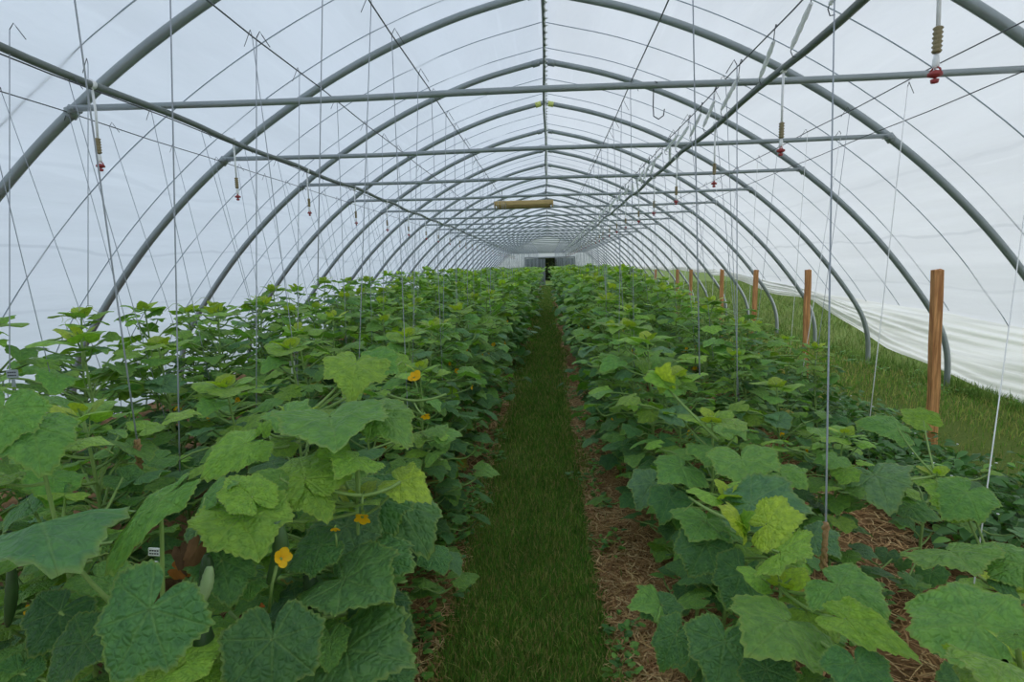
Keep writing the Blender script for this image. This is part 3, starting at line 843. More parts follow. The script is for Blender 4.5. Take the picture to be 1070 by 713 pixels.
def grow(seed, height, nodes, lod, lsize=.165, spread=1.0, side=8, lean=(0, 0), parts=True, reject=None, origin=(0, 0, 0), tipk=1.0):
    """one cucumber plant in local coordinates: returns MBs stem, foliage, tip"""
    r = np.random.default_rng(seed)
    stem, fol, tip = MB(), MB(), MB()
    ph = r.uniform(0, 6.28)
    def S(t):
        return np.array([.035*math.sin(t*3+ph)+lean[0]*t*t, .035*math.cos(t*2.6+ph)+lean[1]*t*t, height*t])
    ts = np.linspace(0, 1, 14)
    tube(stem, [S(t) for t in ts], np.linspace(.0085, .004, 14), 7 if lod in ('hero', 'mid') else 4, STEMC)
    np_seg = 5 if lod in ('hero', 'mid') else 3
    def leaf_at(B, az, tt, sz, pl):
        el = r.uniform(.25, .75)
        out = np.array([math.cos(az), math.sin(az), 0])
        A = B+pl*(out*math.cos(el)+np.array([0, 0, math.sin(el)]))*spread
        A[2] = max(A[2], .06)
        drop = r.uniform(.25, .95)*(1-.55*tt)
        yaw = az+r.normal(0, .45); o2 = np.array([math.cos(yaw), math.sin(yaw), 0])
        Yd = o2*math.cos(drop)-np.array([0, 0, math.sin(drop)])
        N = np.array([0, 0, 1])*math.cos(drop)+o2*math.sin(drop)+np.array([r.normal(0, .22), r.normal(0, .22), 0])
        q = r.uniform()
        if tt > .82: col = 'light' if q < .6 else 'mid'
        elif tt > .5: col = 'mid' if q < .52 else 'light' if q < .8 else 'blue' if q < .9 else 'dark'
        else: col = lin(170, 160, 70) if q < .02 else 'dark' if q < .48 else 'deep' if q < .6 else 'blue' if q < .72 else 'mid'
        T = A+Yd*sz*.62
        if T[2] < .02: return
        if reject is not None and reject(A+np.asarray(origin), T+np.asarray(origin)): return
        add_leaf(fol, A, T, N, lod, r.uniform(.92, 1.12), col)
        mid = (B+A)/2+np.array([0, 0, -.02])+out*.01
        tube(stem, bez(B, mid, A, np_seg), np.linspace(.0045, .0028, np_seg), 5 if lod in ('hero', 'mid') else 3, STEMC if r.uniform() < .6 else STEMD, cap=False)
    for i in range(nodes):
        tt = .06+.9*(i+.5)/nodes
        az = i*2.4+r.normal(0, .35)+ph
        sz = lsize*(1.12-.1*tt if tt < .8 else 1.0-1.9*(tt-.8))*r.uniform(.85, 1.2)
        leaf_at(S(tt), az, tt, sz, r.uniform(.1, .19)*(1 if tt < .85 else .6))
    for k in range(side):                       # side shoots fill the wall of leaves
        tt = r.uniform(.12, .8); B = S(tt); az = r.uniform(0, 6.28); ln = r.uniform(.12, .3)*spread
        E = B+np.array([math.cos(az)*ln, math.sin(az)*ln, r.uniform(-.06, .14)]); E[2] = max(E[2], .1)
        n0 = fol.n
        for q in range(2):
            leaf_at(E if q else (B+E)/2, az+r.normal(0, .9), tt, lsize*r.uniform(.7, 1.05), r.uniform(.05, .11))
        if fol.n > n0: tube(stem, bez(B, (B+E)/2+np.array([0, 0, .05]), E, np_seg), .004, 4, STEMC, cap=False)
    # pale growing tip: small leaves in a star, with tendrils
    top = S(1.0); n = 6
    for k in range(n):
        az = k*2.4+ph; el = .75-.17*k
        out = np.array([math.cos(az), math.sin(az), 0]); h = .05*(n-k)/n*tipk
        A = top+np.array([0, 0, h*.6-.02])+out*(.012+.012*k)*tipk
        Yd = out*math.cos(el)+np.array([0, 0, math.sin(el)])
        sz = (.028+.013*k)*tipk
        add_leaf(tip, A, A+Yd*sz, np.array([0, 0, 1])-.5*out, lod if lod in ('tiny', 'low') else 'low' if lod == 'mid' else 'mid', 1.0, 'yellow' if k < 3 else 'light')
        tube(stem, [top-np.array([0, 0, .02]), A], .0025, 3, STEMC, cap=False)
    if lod in ('hero', 'mid'):
        for k in range(3):
            B = S(r.uniform(.6, 1)); az = r.uniform(0, 6.28); o_ = np.array([math.cos(az), math.sin(az), 0])
            t_ = np.linspace(0, 1, 12)[:, None]
            P = B+o_*t_*.14+np.array([0, 0, 1])*(.05*np.sin(t_*3))+np.cross(o_, [0, 0, 1])*(.012*np.sin(t_*18)*t_)
            tube(stem, P, .0013, 4, np.append(lin(160, 180, 100), 1), cap=False)
    return stem, fol, tip, S

def assemble(parts, label, group, loc=(0, 0, 0), far=False):
    stem, fol, tip = parts[:3]
    t = thing('cucumber_plant', label, 'cucumber plant', loc, group)
    obj('stem', stem, M_STEM, t, attrs=True)
    obj('foliage', fol, M_LEAF_FAR if far else M_LEAF, t, attrs=True)
    g = obj('growing_tip', tip, M_LEAF_FAR if far else M_LEAF, t, attrs=True); g['label'] = 'pale green growing tip'
    return t

# ------------------------------------------------------------------ foreground plants, leaf by leaf
# plant: (base x, base y, height, label)
HP = {
 'A': (-.74, 1.0, .84, 'big-leaved cucumber plant at the lower left, in front of white tag'),
 'B': (-.50, 1.32, .98, 'cucumber plant with open yellow flowers at the left edge of the path'),
 'C': (-.74, 1.72, 1.10, 'cucumber plant with broad pale leaves just behind the flowering one'),
 'D': (-1.12, 1.22, 1.16, 'cucumber plant at the far left edge, beside the jute-tied twine'),
 'E': (.62, 1.38, .74, 'front cucumber plant at the lower right, broad leaf over straw'),
 'F': (.56, 1.78, .82, 'cucumber plant with pale bent tip behind the front right one'),
 'G': (.62, 2.2, .95, 'third cucumber plant from the front along the right path edge'),
 'H': (.72, .82, .92, 'blurred close cucumber plant in the lower right corner'),
 'I': (1.52, 1.85, .42, 'small cucumber plant beside white twine in the sparse right row'),
 'J': (1.72, 2.55, .56, 'young cucumber plant on bare straw, second in the sparse right row'),
}
HL = [ # plant, attach px, tip px, depth attach, depth tip, width, colour, roll
 ('A', 42, 547, 62, 603, .92, .76, 1.05, 'dark', 0), ('A', 168, 522, 110, 604, .95, .88, .5, 'mid', .45), ('A', 157, 637, 118, 718, .80, .76, 1.12, 'dark', 0),
 ('A', 62, 640, 30, 690, .97, .93, 1.1, 'deep', 0), ('A', 232, 585, 242, 636, 1.08, 1.04, 1.0, 'dark', 0), ('A', 218, 556, 226, 600, 1.14, 1.1, .7, 'blue', 0),
 ('A', 88, 672, 50, 725, .86, .84, .9, 'deep', 0), ('A', 20, 703, 8, 745, .92, .9, 1.0, 'dark', 0), ('A', 285, 668, 284, 745, .98, .92, 1.0, 'deep', 0),
 ('A', 215, 520, 250, 505, 1.15, 1.15, 1.0, 'mid', 0),
 ('D', 35, 447, 44, 500, 1.12, 1.06, 1.15, 'mid', 0), ('D', 4, 425, -6, 478, 1.1, 1.05, 1.0, 'mid', 0), ('D', 30, 522, 75, 512, 1.3, 1.3, 1.0, 'dark', 0), ('D', 128, 500, 150, 515, 1.5, 1.5, 1., 'dark', 0),
 ('C', 256, 464, 210, 502, 1.38, 1.3, 1.05, 'light', .1), ('C', 275, 450, 283, 438, 1.42, 1.45, 1.0, 'light', 0), ('C', 345, 436, 353, 474, 1.40, 1.24, 1.1, 'mid', 0),
 ('C', 395, 430, 428, 470, 1.46, 1.38, 1.0, 'mid', 0), ('C', 372, 380, 366, 422, 1.82, 1.73, 1.1, 'light', 0), ('C', 388, 378, 418, 392, 1.86, 1.84, 1.0, 'mid', 0),
 ('C', 300, 432, 322, 462, 1.62, 1.56, 1.0, 'mid', 0), ('C', 420, 378, 400, 372, 2.1, 2.1, 1.1, 'light', 0),
 ('B', 252, 540, 273, 588, 1.12, 1.05, 1.15, 'light', 0), ('B', 262, 520, 238, 498, 1.14, 1.18, .9, 'light', 0), ('B', 318, 500, 312, 478, 1.25, 1.36, 1.2, 'light', 0), ('B', 318, 505, 344, 548, 1.25, 1.2, .9, 'light', -.3),
 ('B', 292, 500, 262, 496, 1.22, 1.2, .9, 'mid', 0), ('B', 372, 478, 350, 502, 1.3, 1.22, 1.2, 'light', 0), ('B', 350, 472, 335, 497, 1.38, 1.34, 1.0, 'light', 0),
 ('B', 418, 503, 452, 527, 1.36, 1.32, 1.0, 'yellow', 0), ('B', 362, 550, 382, 606, 1.36, 1.3, 1.15, 'blue', 0), ('B', 335, 570, 298, 598, 1.24, 1.2, 1.0, 'dark', 0),
 ('B', 385, 518, 408, 577, 1.46, 1.4, 1.0, 'dark', 0), ('B', 415, 528, 450, 585, 1.52, 1.46, .95, 'dark', 0), ('B', 360, 606, 414, 628, 1.2, 1.12, 1.0, 'dark', 0),
 ('B', 385, 582, 434, 597, 1.3, 1.25, 1.0, 'dark', 0), ('B', 362, 680, 436, 696, 1.1, 1.05, .95, 'dark', 0), ('B', 392, 630, 432, 672, 1.3, 1.24, 1.0, 'deep', 0),
 ('B', 345, 668, 346, 708, 1.1, 1.05, 1.0, 'mid', 0), ('B', 318, 640, 290, 660, 1.2, 1.16, 1.1, 'deep', 0), ('B', 400, 700, 432, 740, 1.15, 1.1, 1.0, 'dark', 0),
 ('E', 822, 650, 780, 690, 1.18, 1.08, 1.15, 'mid', 0), ('E', 876, 612, 930, 648, 1.22, 1.14, 1.1, 'mid', 0), ('E', 885, 648, 965, 694, 1.1, 1.0, .62, 'light', 0),
 ('E', 757, 672, 748, 728, 1.26, 1.2, 1.2, 'dark', 0), ('E', 706, 664, 690, 704, 1.36, 1.34, .8, 'dark', 0), ('E', 690, 632, 655, 636, 1.5, 1.46, 1.0, 'mid', 0), ('E', 690, 632, 712, 660, 1.5, 1.44, 1.0, 'dark', 0),
 ('E', 895, 694, 912, 745, 1.02, .96, 1.1, 'dark', 0), ('E', 800, 700, 820, 740, 1.15, 1.1, 1.1, 'deep', 0),
 ('H', 1020, 652, 944, 632, .82, .92, 1.0, 'mid', 0), ('H', 1050, 692, 1035, 735, .62, .54, .9, 'light', 0), ('H', 990, 668, 962, 652, .95, 1.0, 1.0, 'dark', 0), ('H', 1062, 665, 1085, 690, .75, .72, 1., 'mid', 0),
 ('I', 992, 576, 1022, 603, 1.7, 1.56, 1.15, 'mid', 0), ('I', 1068, 590, 1035, 566, 1.62, 1.75, 1.1, 'mid', 0), ('I', 1045, 610, 1068, 632, 1.6, 1.55, .8, 'dark', 0),
 ('I', 1004, 524, 962, 506, 2.0, 2.1, .9, 'light', 0), ('I', 1010, 515, 985, 545, 2.0, 1.95, 1.0, 'mid', 0),
 ('J', 914, 497, 932, 540, 2.25, 2.1, 1.25, 'blue', 0), ('J', 938, 448, 892, 442, 2.8, 2.85, .9, 'mid', 0), ('J', 950, 530, 985, 545, 2.3, 2.25, 1.0, 'dark', 0), ('J', 965, 440, 940, 428, 2.9, 3.0, .9, 'light', 0),
 ('F', 815, 578, 850, 583, 1.36, 1.28, 1.2, 'light', 0), ('F', 802, 548, 844, 541, 1.48, 1.44, 1.1, 'yellow', 0), ('F', 785, 526, 852, 536, 1.66, 1.58, .9, 'blue', 0),
 ('F', 738, 543, 722, 568, 1.78, 1.68, 1.35, 'mid', 0), ('F', 738, 568, 720, 605, 1.7, 1.66, 1.0, 'dark', 0), ('F', 775, 600, 760, 640, 1.6, 1.56, 1.0, 'dark', 0), ('F', 850, 560, 880, 585, 1.6, 1.55, 1.0, 'blue', 0),
 ('G', 775, 480, 786, 514, 1.92, 1.8, 1.2, 'mid', 0), ('G', 712, 488, 688, 507, 2.1, 2.02, 1.2, 'mid', 0), ('G', 745, 468, 738, 490, 2.1, 2.0, 1.2, 'mid', 0), ('G', 682, 505, 665, 535, 2.2, 2.15, 1.1, 'blue', 0),
 ('G', 700, 520, 690, 550, 2.1, 2.05, 1.1, 'dark', 0), ('G', 815, 495, 845, 512, 2.1, 2.0, 1.1, 'mid', 0),
]
heroP = {}
heroBox = []
for L in HL:
    A = at(L[1], L[2], L[5]); T = at(L[3], L[4], L[6]); heroBox.append((np.array([L[1]*.6+L[3]*.4, L[2]*.6+L[4]*.4]), np.hypot(L[1]-L[3], L[2]-L[4])*.75+18, L[5]))
def reject(A, T):
    c = A*.5+T*.5
    px, py, z = proj(c)
    if z < .45: return True
    if -.40 < min(A[0], T[0]) < .38 or -.40 < T[0] < .38: return True
    for b, rad, d in heroBox:
        if z < d+.06 and np.hypot(px-b[0], py-b[1]) < rad+14: return True
    if 145 < px < 245 and 560 < py < 650 and z < 1.7: return True
    if 122 < px < 172 and 440 < py < 520 and z < 1.7: return True
    if 845 < px < 885 and 530 < py < 600 and z < 1.45: return True
    return False
SIDE = {'A': 26, 'B': 30, 'C': 34, 'D': 34, 'E': 20, 'F': 28, 'G': 32, 'H': 3, 'I': 4, 'J': 7}
for n_, (k, (bx, by, h, lab)) in enumerate(HP.items()):
    z0 = float(gz(bx, by))
    nodes = 24 if k in 'ABCD' else 20 if k in 'EFG' else 5
    st, fo, tp, S = grow(900+n_, h-.05, nodes, 'mid', .135 if k not in 'IJ' else .11, 1.0, SIDE[k], reject=reject, origin=(bx, by, z0), tipk=.9)
    base = np.array([bx, by, z0])
    for L in HL:
        if L[0] != k: continue
        A = at(L[1], L[2], L[5]); T = at(L[3], L[4], L[6]); T = A+(T-A)*1.0
        toc = nrm(CAM-A)
        rt = np.cross(nrm(T-A), toc)
        N = toc*.55+np.array([0, 0, .75])+rt*L[9]
        add_leaf(fo, A-base, T-base, N, 'hero', L[7], L[8])
        tt = np.clip((A[2]-z0-.09)/(h-.05), .08, .97); B = S(tt)
        dA = A-base; m_ = (B+dA)/2+np.array([0, 0, -.035])
        tube(st, bez(B, m_, dA, 8), np.linspace(.0052, .0034, 8), 7, STEMC, cap=False)
    HPt = assemble((st, fo, tp), lab, 'cucumber plants in the tunnel', tuple(base))
    heroP[k] = (HPt, base, st)

def hero_part(k): return heroP[k][0], heroP[k][1]
def fl(k, px, py, d, D, s, label):
    p, b = hero_part(k); P = at(px, py, d)-b
    add_flower(p, P, D, s, label)
fl('B', 379, 540, 1.27, (.1, -.7, -.45), .027, 'open golden yellow flower on the outer shoot')
fl('B', 293, 584, 1.08, (.5, -.5, .5), .024, 'pale yellow half-open flower')
fl('B', 350, 552, 1.2, (.1, -.7, -.5), .012, 'small pale yellow bud flower')
fl('C', 433, 395, 2.0, (.2, -.7, .5), .028, 'orange yellow flower among pale leaves')
fl('C', 444, 434, 1.75, (.3, -.6, -.6), .018, 'small yellow flower hanging from a long stalk')
# outer flowering shoot of B with its hanging stalks
p, b = hero_part('B')
mb = MB()
tube(mb, bez(at(325, 505, 1.26)-b, at(350, 517, 1.26)-b, at(378, 518, 1.28)-b, 8), .0045, 7, STEMC)
tube(mb, bez(at(378, 518, 1.28)-b, at(400, 516, 1.3)-b, at(418, 504, 1.34)-b, 8), .0042, 7, STEMC)
tube(mb, [at(379, 518, 1.28)-b, at(378, 536, 1.28)-b], .003, 6, STEMC)
tube(mb, bez(at(375, 518, 1.29)-b, at(376, 500, 1.3)-b, at(374, 482, 1.3)-b, 5), .003, 6, STEMC)
obj('shoot', mb, M_STEM, p, attrs=True)
mb = MB(); tube(mb, [at(351, 558, 1.2)-b, at(352, 572, 1.21)-b], .0025, 5, STEMC); obj('flower_stalk', mb, M_STEM, p, attrs=True)
mb = MB(); tube(mb, [at(289, 592, 1.08)-b, at(284, 612, 1.08)-b, at(281, 640, 1.1)-b], .0035, 6, STEMC); obj('flower_stalk', mb, M_STEM, p, attrs=True)
mb = MB(); tube(mb, bez(at(240, 640, 1.1)-b, at(262, 664, 1.05)-b, at(280, 655, 1.05)-b, 8), .004, 6, STEMC); obj('shoot', mb, M_STEM, p, attrs=True)
add_cucumber(p, at(290, 545, 1.12)-b, at(281, 610, 1.12)-b, .017, (74, 106, 58), False)
add_cucumber(p, at(320, 596, 1.22)-b, at(318, 640, 1.22)-b, .018, (54, 82, 44), False)
# outer shoot of C
p, b = hero_part('C')
mb = MB()
tube(mb, bez(at(405, 412, 1.85)-b, at(435, 426, 1.8)-b, at(466, 412, 1.8)-b, 9), .004, 6, STEMC)
tube(mb, bez(at(433, 421, 1.8)-b, at(436, 430, 1.78)-b, at(443, 434, 1.76)-b, 5), .0028, 5, STEMC)
obj('shoot', mb, M_STEM, p, attrs=True)
# fruit of A
p, b = hero_part('A')
add_cucumber(p, at(219, 592, 1.0)-b, at(208, 634, .97)-b, .012, (140, 166, 110), True, .004)
add_cucumber(p, at(212, 650, .98)-b, at(208, 735, .98)-b, .022, (54, 82, 44), False, .006)
add_cucumber(p, at(216, 580, 1.04)-b, at(212, 625, 1.04)-b, .014, (54, 82, 44), False, .004)
add_cucumber(p, at(12, 590, 1.0)-b, at(8, 655, 1.0)-b, .011, (60, 88, 46), False, .004)
mb = MB()
for q, (A_, T_, c_) in enumerate((((205, 575), (186, 612), (122, 88, 62)), ((190, 580), (200, 610), (104, 78, 58)), ((185, 595), (215, 602), (150, 92, 44)))):
    add_leaf(mb, at(*A_, 1.06)-b, at(*T_, 1.05)-b, (.4, -.6, .3), 'mid', .55, lin(*c_), size=.05)
dl = obj('withered_leaf', mb, M_DRY, p, attrs=True); dl['label'] = 'brown shrivelled leaf'
p, b = hero_part('B')
mb = MB()
for py in (634, 644): add_leaf(mb, at(271, py, 1.08)-b, at(288, py+1, 1.05)-b, (0, -.5, .8), 'mid', .6, lin(176, 104, 52), size=.022)
dl = obj('withered_leaf', mb, M_DRY, p, attrs=True); dl['label'] = 'orange brown shrivelled leaf'
# bent pale tip of F and its long shoot
for k, P_, Q_ in (('F', ((720, 520, 1.75), (755, 545, 1.6), (782, 548, 1.5)), None), ('G', ((690, 398, 2.3), (720, 430, 2.2), (750, 460, 2.1)), None)):
    p, b = hero_part(k); mb = MB(); pts = [at(*q)-b for q in P_]
    tube(mb, bez(*pts, 9), np.linspace(.004, .006, 9), 7, STEMC); obj('shoot', mb, M_STEM, p, attrs=True)
p, b = hero_part('F'); mb = MB()
for q, (T_, c_) in enumerate((((750, 530), 'yellow'), ((770, 560), 'yellow'), ((790, 535), 'light'), ((768, 545), 'yellow'))):
    add_leaf(mb, at(776, 548, 1.5)-b, at(*T_, 1.47)-b, (0, -.5, .8), 'mid', .7, c_)
g = obj('growing_tip', mb, M_LEAF, p, attrs=True); g['label'] = 'pale yellow-green bent tip'
p, b = hero_part('G'); mb = MB()
for T_, c_ in (((672, 396), 'light'), ((700, 378), 'yellow'), ((712, 402), 'light'), ((690, 412), 'yellow')):
    add_leaf(mb, at(694, 398, 2.28)-b, at(*T_, 2.25)-b, (0, -.5, .8), 'mid', .8, c_)
g = obj('growing_tip', mb, M_LEAF, p, attrs=True); g['label'] = 'pale yellow-green leaning tip'

# ------------------------------------------------------------------ rows of plants
ROWS = [  # x, name, start y, step, height(y), wires
 (-.68, 'row along the left path edge', 2.15, .46, lambda y: np.interp(y, [2, 5, 12], [1.06, 1.18, 1.36]), -.66),
 (-1.3, 'second row left of the path', 1.62, .5, lambda y: np.interp(y, [1.5, 5, 12], [1.08, 1.2, 1.36]), -1.27),
 (-1.95, 'third row left of the path', 1.75, .52, lambda y: np.interp(y, [1.5, 5, 12], [1.16, 1.24, 1.38]), -2.235),
 (-2.6, 'row beside the left wall', 2.45, .5, lambda y: np.interp(y, [2, 5, 12], [1.36, 1.34, 1.42]), -2.9),
 (.58, 'row along the right path edge', 2.62, .44, lambda y: np.interp(y, [2.4, 4, 6, 12], [1.02, 1.2, 1.32, 1.42]), .51),
 (1.22, 'second row right of the path', 2.35, .5, lambda y: np.interp(y, [2.4, 4, 6, 12], [.84, 1.1, 1.28, 1.42]), 1.05),
 (2.05, 'sparse row nearest the posts', 4.3, .62, lambda y: np.interp(y, [4.3, 7, 10, 14], [.88, .96, 1.16, 1.36]), 2.15),
]
YSTUFF = 19.0
VAR = {'near': [], 'mid': [], 'low': []}
for i in range(7): VAR['near'].append(grow(100+i, 1.0, 26, 'mid', .145, 1.0, 22, tipk=1.0))
for i in range(5): VAR['low'].append(grow(300+i, 1.0, 24, 'low', .155, 1.0, 18, tipk=1.1))
proto = {'near': [], 'low': []}
spots = []
for ri, (X, rn, ys0, step, hf, wx) in enumerate(ROWS):
    y = ys0; i = 0
    while y < YSTUFF:
        spots.append((ri, i, X+rng.normal(0, .06), y+rng.normal(0, .05), rng.uniform(.93, 1.07)*float(hf(y)))); y += step; i += 1
PFX = {0: 2, 4: 3}
strings = []
for ri, i, x, y, h in spots:
    X, rn = ROWS[ri][:2]; wx = ROWS[ri][5]
    kind = 'near' if y < 8 else 'low'
    num = i+PFX.get(ri, 0)
    if i < 12: lab = f'{ORD[num]} leafy cucumber plant from the front in the {rn}'
    else: lab = f'small distant cucumber plant deep in the {rn}, past its {ORD[11+PFX.get(ri, 0)]}'
    loc = (x, y, float(gz(x, y)))
    vi = int(rng.integers(len(VAR[kind])))
    key = (kind, vi)
    ex = next((p for k_, p in proto[kind] if k_ == key), None)
    sc = h/1.03
    fat = np.clip(sc, .8, 1.1)
    if ex is None:
        t = assemble(VAR[kind][vi], lab, 'cucumber plants in the tunnel', loc, far=(kind == 'low'))
        if kind == 'near' and vi in (1, 3, 4):
            for q in range(2):
                az = rng.uniform(0, 6.28); P = np.array([.17*math.cos(az), .17*math.sin(az), rng.uniform(.55, .85)])
                fl_ = add_flower(t, P, (math.cos(az), math.sin(az), .2), .02, 'small yellow flower')
        t.rotation_euler.z = float(rng.uniform(0, 6.28)); t.scale = (fat, fat, sc); proto[kind].append((key, t))
    else:
        t = dup(ex, loc, float(rng.uniform(0, 6.28)), (fat, fat, sc), lab, 'cucumber plants in the tunnel')
    strings.append((ri, i, num, x, y, h, wx))

# far end of the rows: nobody can count these
mb = MB()
for ri, (X, rn, ys0, step, hf, wx) in enumerate(ROWS):
    n = 620
    for q in range(n):
        y = YSTUFF*(43.5/YSTUFF)**rng.uniform(0, 1); hh = 1.4+.06*math.sin(y*7+ri)
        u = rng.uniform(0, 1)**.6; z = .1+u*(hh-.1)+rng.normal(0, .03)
        A = np.array([X+rng.normal(0, .17), y, z]); az = rng.uniform(0, 6.28)
        drop = rng.uniform(0, .8); o2 = np.array([math.cos(az), math.sin(az), 0])
        Yd = o2*math.cos(drop)-np.array([0, 0, math.sin(drop)])
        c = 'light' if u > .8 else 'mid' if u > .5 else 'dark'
        add_leaf(mb, A, A+Yd*.14, np.array([0, 0, 1])*math.cos(drop)+o2*math.sin(drop), 'tiny', 1, c)
tag(obj('far_cucumber_foliage', mb, M_LEAF_FAR, attrs=True), 'dense far green of the cucumber rows merging toward the end wall', 'cucumber foliage', kind='stuff')

# ------------------------------------------------------------------ trellis strings
def string(P0, P1, rad, material, label, hook=True, tie=None, group='trellis strings'):
    P0 = np.asarray(P0, float); P1 = np.asarray(P1, float)
    t = thing('hanging_trellis_string', label, 'string', tuple(P0), group)
    mb = MB(); d = P1-P0
    tube(mb, [d*q for q in np.linspace(0, 1, 5)], rad, 5); obj('twine', mb, material, t)
    if hook:
        mb = MB(); s = rng.choice([-1, 1])
        tube(mb, [(.0, 0, 0), (s*.012, .01, .03), (s*.022, .012, .012), (s*.05, .02, -.035)], max(rad*.9, .0016), 4); obj('hook', mb, M_WIRE, t)
    if tie:
        mb = MB(); q = d
        for a_ in range(2):
            pts = [q+np.array([.006*math.sin(k*2.1+a_*3), .006*math.cos(k*1.7+a_*3), -tie*k/9]) for k in range(10)]
            tube(mb, pts, .0055, 6)
        k_ = obj('jute_tie', mb, M_JUTE, t); k_['label'] = 'tan jute tie'
    return t
# the ones that show large
def st2(px0, py0, px1, py1, wx, d1, rad, m, label, tie=None, z=WZ, hook=True):
    """hangs from the wire at x = wx, seen through (px0, py0) to its lower end (px1, py1)"""
    # depth where the wire's vertical plane is met by the upper sight line
    D = FW+RT*(px0-535)/F_PX-UP*(py0-356.5)/F_PX
    P1 = at(px1, py1, d1)
    k = (wx-CAM[0])/D[0]; Pm = CAM+D*k
    d0 = Pm[1]
    if abs(Pm[2]-z) < .05: P0 = Pm
    else: P0 = P1+(Pm-P1)*((z-P1[2])/(Pm[2]-P1[2]))
    return string(P0, P1, rad, m, label, hook, tie)
st2(178, 0, 188, 497, -1.27, 1.9, .0026, M_TWINE, 'thick grey string hanging full height down the left side, nearest of all')
st2(268, 0, 268, 442, -1.27, 2.45, .0024, M_TWINE, 'grey string ending over the pale leaf left of the flowering plant')
st2(78, 0, 143, 460, -1.27, 1.6, .0024, M_TWINE, 'slanting grey string that ends in a jute tie at the left', tie=.09)
st2(337, 0, 332, 300, -.66, 1.75, .0018, M_TWINE, 'thin grey string just left of the slanting overhead wire')
st2(388, 0, 375, 385, -.66, 2.15, .002, M_TWINE, 'thin grey string crossing the crossbars left of the ridge')
st2(770, 0, 770, 415, 1.05, 3.0, .0028, M_TWINE, 'grey string hanging right of the white twine rolls, in front of the posts')
st2(724, 0, 731, 392, .51, 2.1, .0024, M_TWINE, 'grey string hanging across the right row, left of the rolls')
st2(872, 0, 863, 546, 1.05, 1.4, .0026, M_TWINE, 'thick grey string with jute tie among the right foreground leaves', tie=.13)
st2(940, 165, 908, 445, 2.15, 3.3, .0026, M_TWINE_W, 'white string hanging down left of the nearest wooden post')
st2(1056, 330, 1018, 610, 2.15, 1.9, .0026, M_TWINE_W, 'white string slanting down at the right, in front of the film skirt')
st2(857, 275, 838, 392, 2.15, 4.3, .0026, M_TWINE_W, 'white string in front of the second wooden post')
st2(10, 50, 10, 400, -2.235, 2.0, .002, M_TWINE, 'thin grey string at the far left margin')
st2(92, 110, 92, 320, -2.235, 2.6, .002, M_TWINE, 'thin grey string behind the left sprinkler')
for ri, i, num, x, y, h, wx in strings:
    if ri in (0, 1) and y < 2.6: continue
    if ri in (4, 5) and y < 3.2: continue
    if y > 16: continue
    rn = ROWS[ri][1]
    side = 1 if i % 2 else -1
    w2 = wx
    if ri == 0 and i % 2: w2 = -1.27 if rng.uniform() < .0 else -.66
    lab = f'thin trellis string over the {ORD[num]} plant of the {rn}' if i < 12 else f'faint far trellis string deep over the {rn}, past its {ORD[11+PFX.get(ri, 0)]}'
    string((w2, y+rng.normal(0, .04), (2.5 if abs(wx) > 2.5 else 2.43 if wx < -2.2 else WZ)-.01), (x+rng.normal(0, .03), y+rng.normal(0, .05), h*rng.uniform(.45, .7)), .0017+.00006*y, M_TWINE_W if ri == 6 and i % 2 else M_TWINE, lab, hook=y < 8)
mb = MB()
for ri, (X, rn, ys0, step, hf, wx) in enumerate(ROWS):
    for y in np.arange(16.2, 42, step*1.2):
        tube(mb, [(wx, y, 2.53), (X+rng.normal(0, .05), y+rng.normal(0, .05), 1.1)], .003, 3)
tag(obj('far_trellis_strings', mb, M_TWINE), 'veil of far trellis strings toward the end of the tunnel', 'strings', kind='stuff')

# ------------------------------------------------------------------ posts along the right aisle
PO = [(984, 4.6, .07, -.035), (843, 6.76, .06, -.01), (786, 8.5, .06, .01), (752, 10.2, .06, -.005), (719, 12.4, .062, 0), (705, 13.8, .066, 0), (681.5, 16.8, .066, .01)]
names = ['nearest and tallest-looking weathered wooden post, beside the right aisle', 'second weathered wooden post from the front along the right aisle', 'third wooden post from the front, behind the grey string', 'fourth wooden post from the front along the right row', 'fifth wooden post from the front along the right row', 'sixth, paler wooden post from the front along the right row', 'seventh and farthest wooden post standing over the right leaves']
for (px, d, w, ln), lab in zip(PO, names):
    top = at(px+3, 282, d); b = at(px, 300, d)
    x = top[0]; z0 = float(gz(x, d))
    mb = MB(); H = top[2]-z0+.0
    nseg = 9; V = []
    ww = np.array([(-.5, -.5), (-.4, -.5), (.4, -.5), (.5, -.4), (.5, .4), (.42, .5), (-.42, .5), (-.5, .42)])*[w, w*.8]
    rr = np.random.default_rng(int(px))
    for q in range(nseg):
        z = -.12+(H+.12)*q/(nseg-1)
        if q == nseg-1: jit = rr.normal(0, .006, 8)
        else: jit = 0
        sc = 1+rr.normal(0, .015)
        V.append(np.stack([ww[:, 0]*sc+ln*z+rr.normal(0, .002), ww[:, 1]*sc, np.full(8, z)+jit], 1))
    V = np.concatenate(V); i = np.arange(nseg-1)[:, None]*8; j = np.arange(8)[None, :]; k = (j+1) % 8
    mb.mixed(np.vstack([V, [[ln*H, 0, H]]]), np.stack([i+j, i+k, i+8+k, i+8+j], -1).reshape(-1, 4), [(nseg*8, (nseg-1)*8+q, (nseg-1)*8+(q+1) % 8) for q in range(8)], np.zeros((nseg*8+1, 2)), np.ones((nseg*8+1, 4)))
    tag(obj('wooden_post', mb, M_WOOD, smooth=False, loc=(x, d, z0)), lab, 'post', 'wooden posts beside the right aisle')

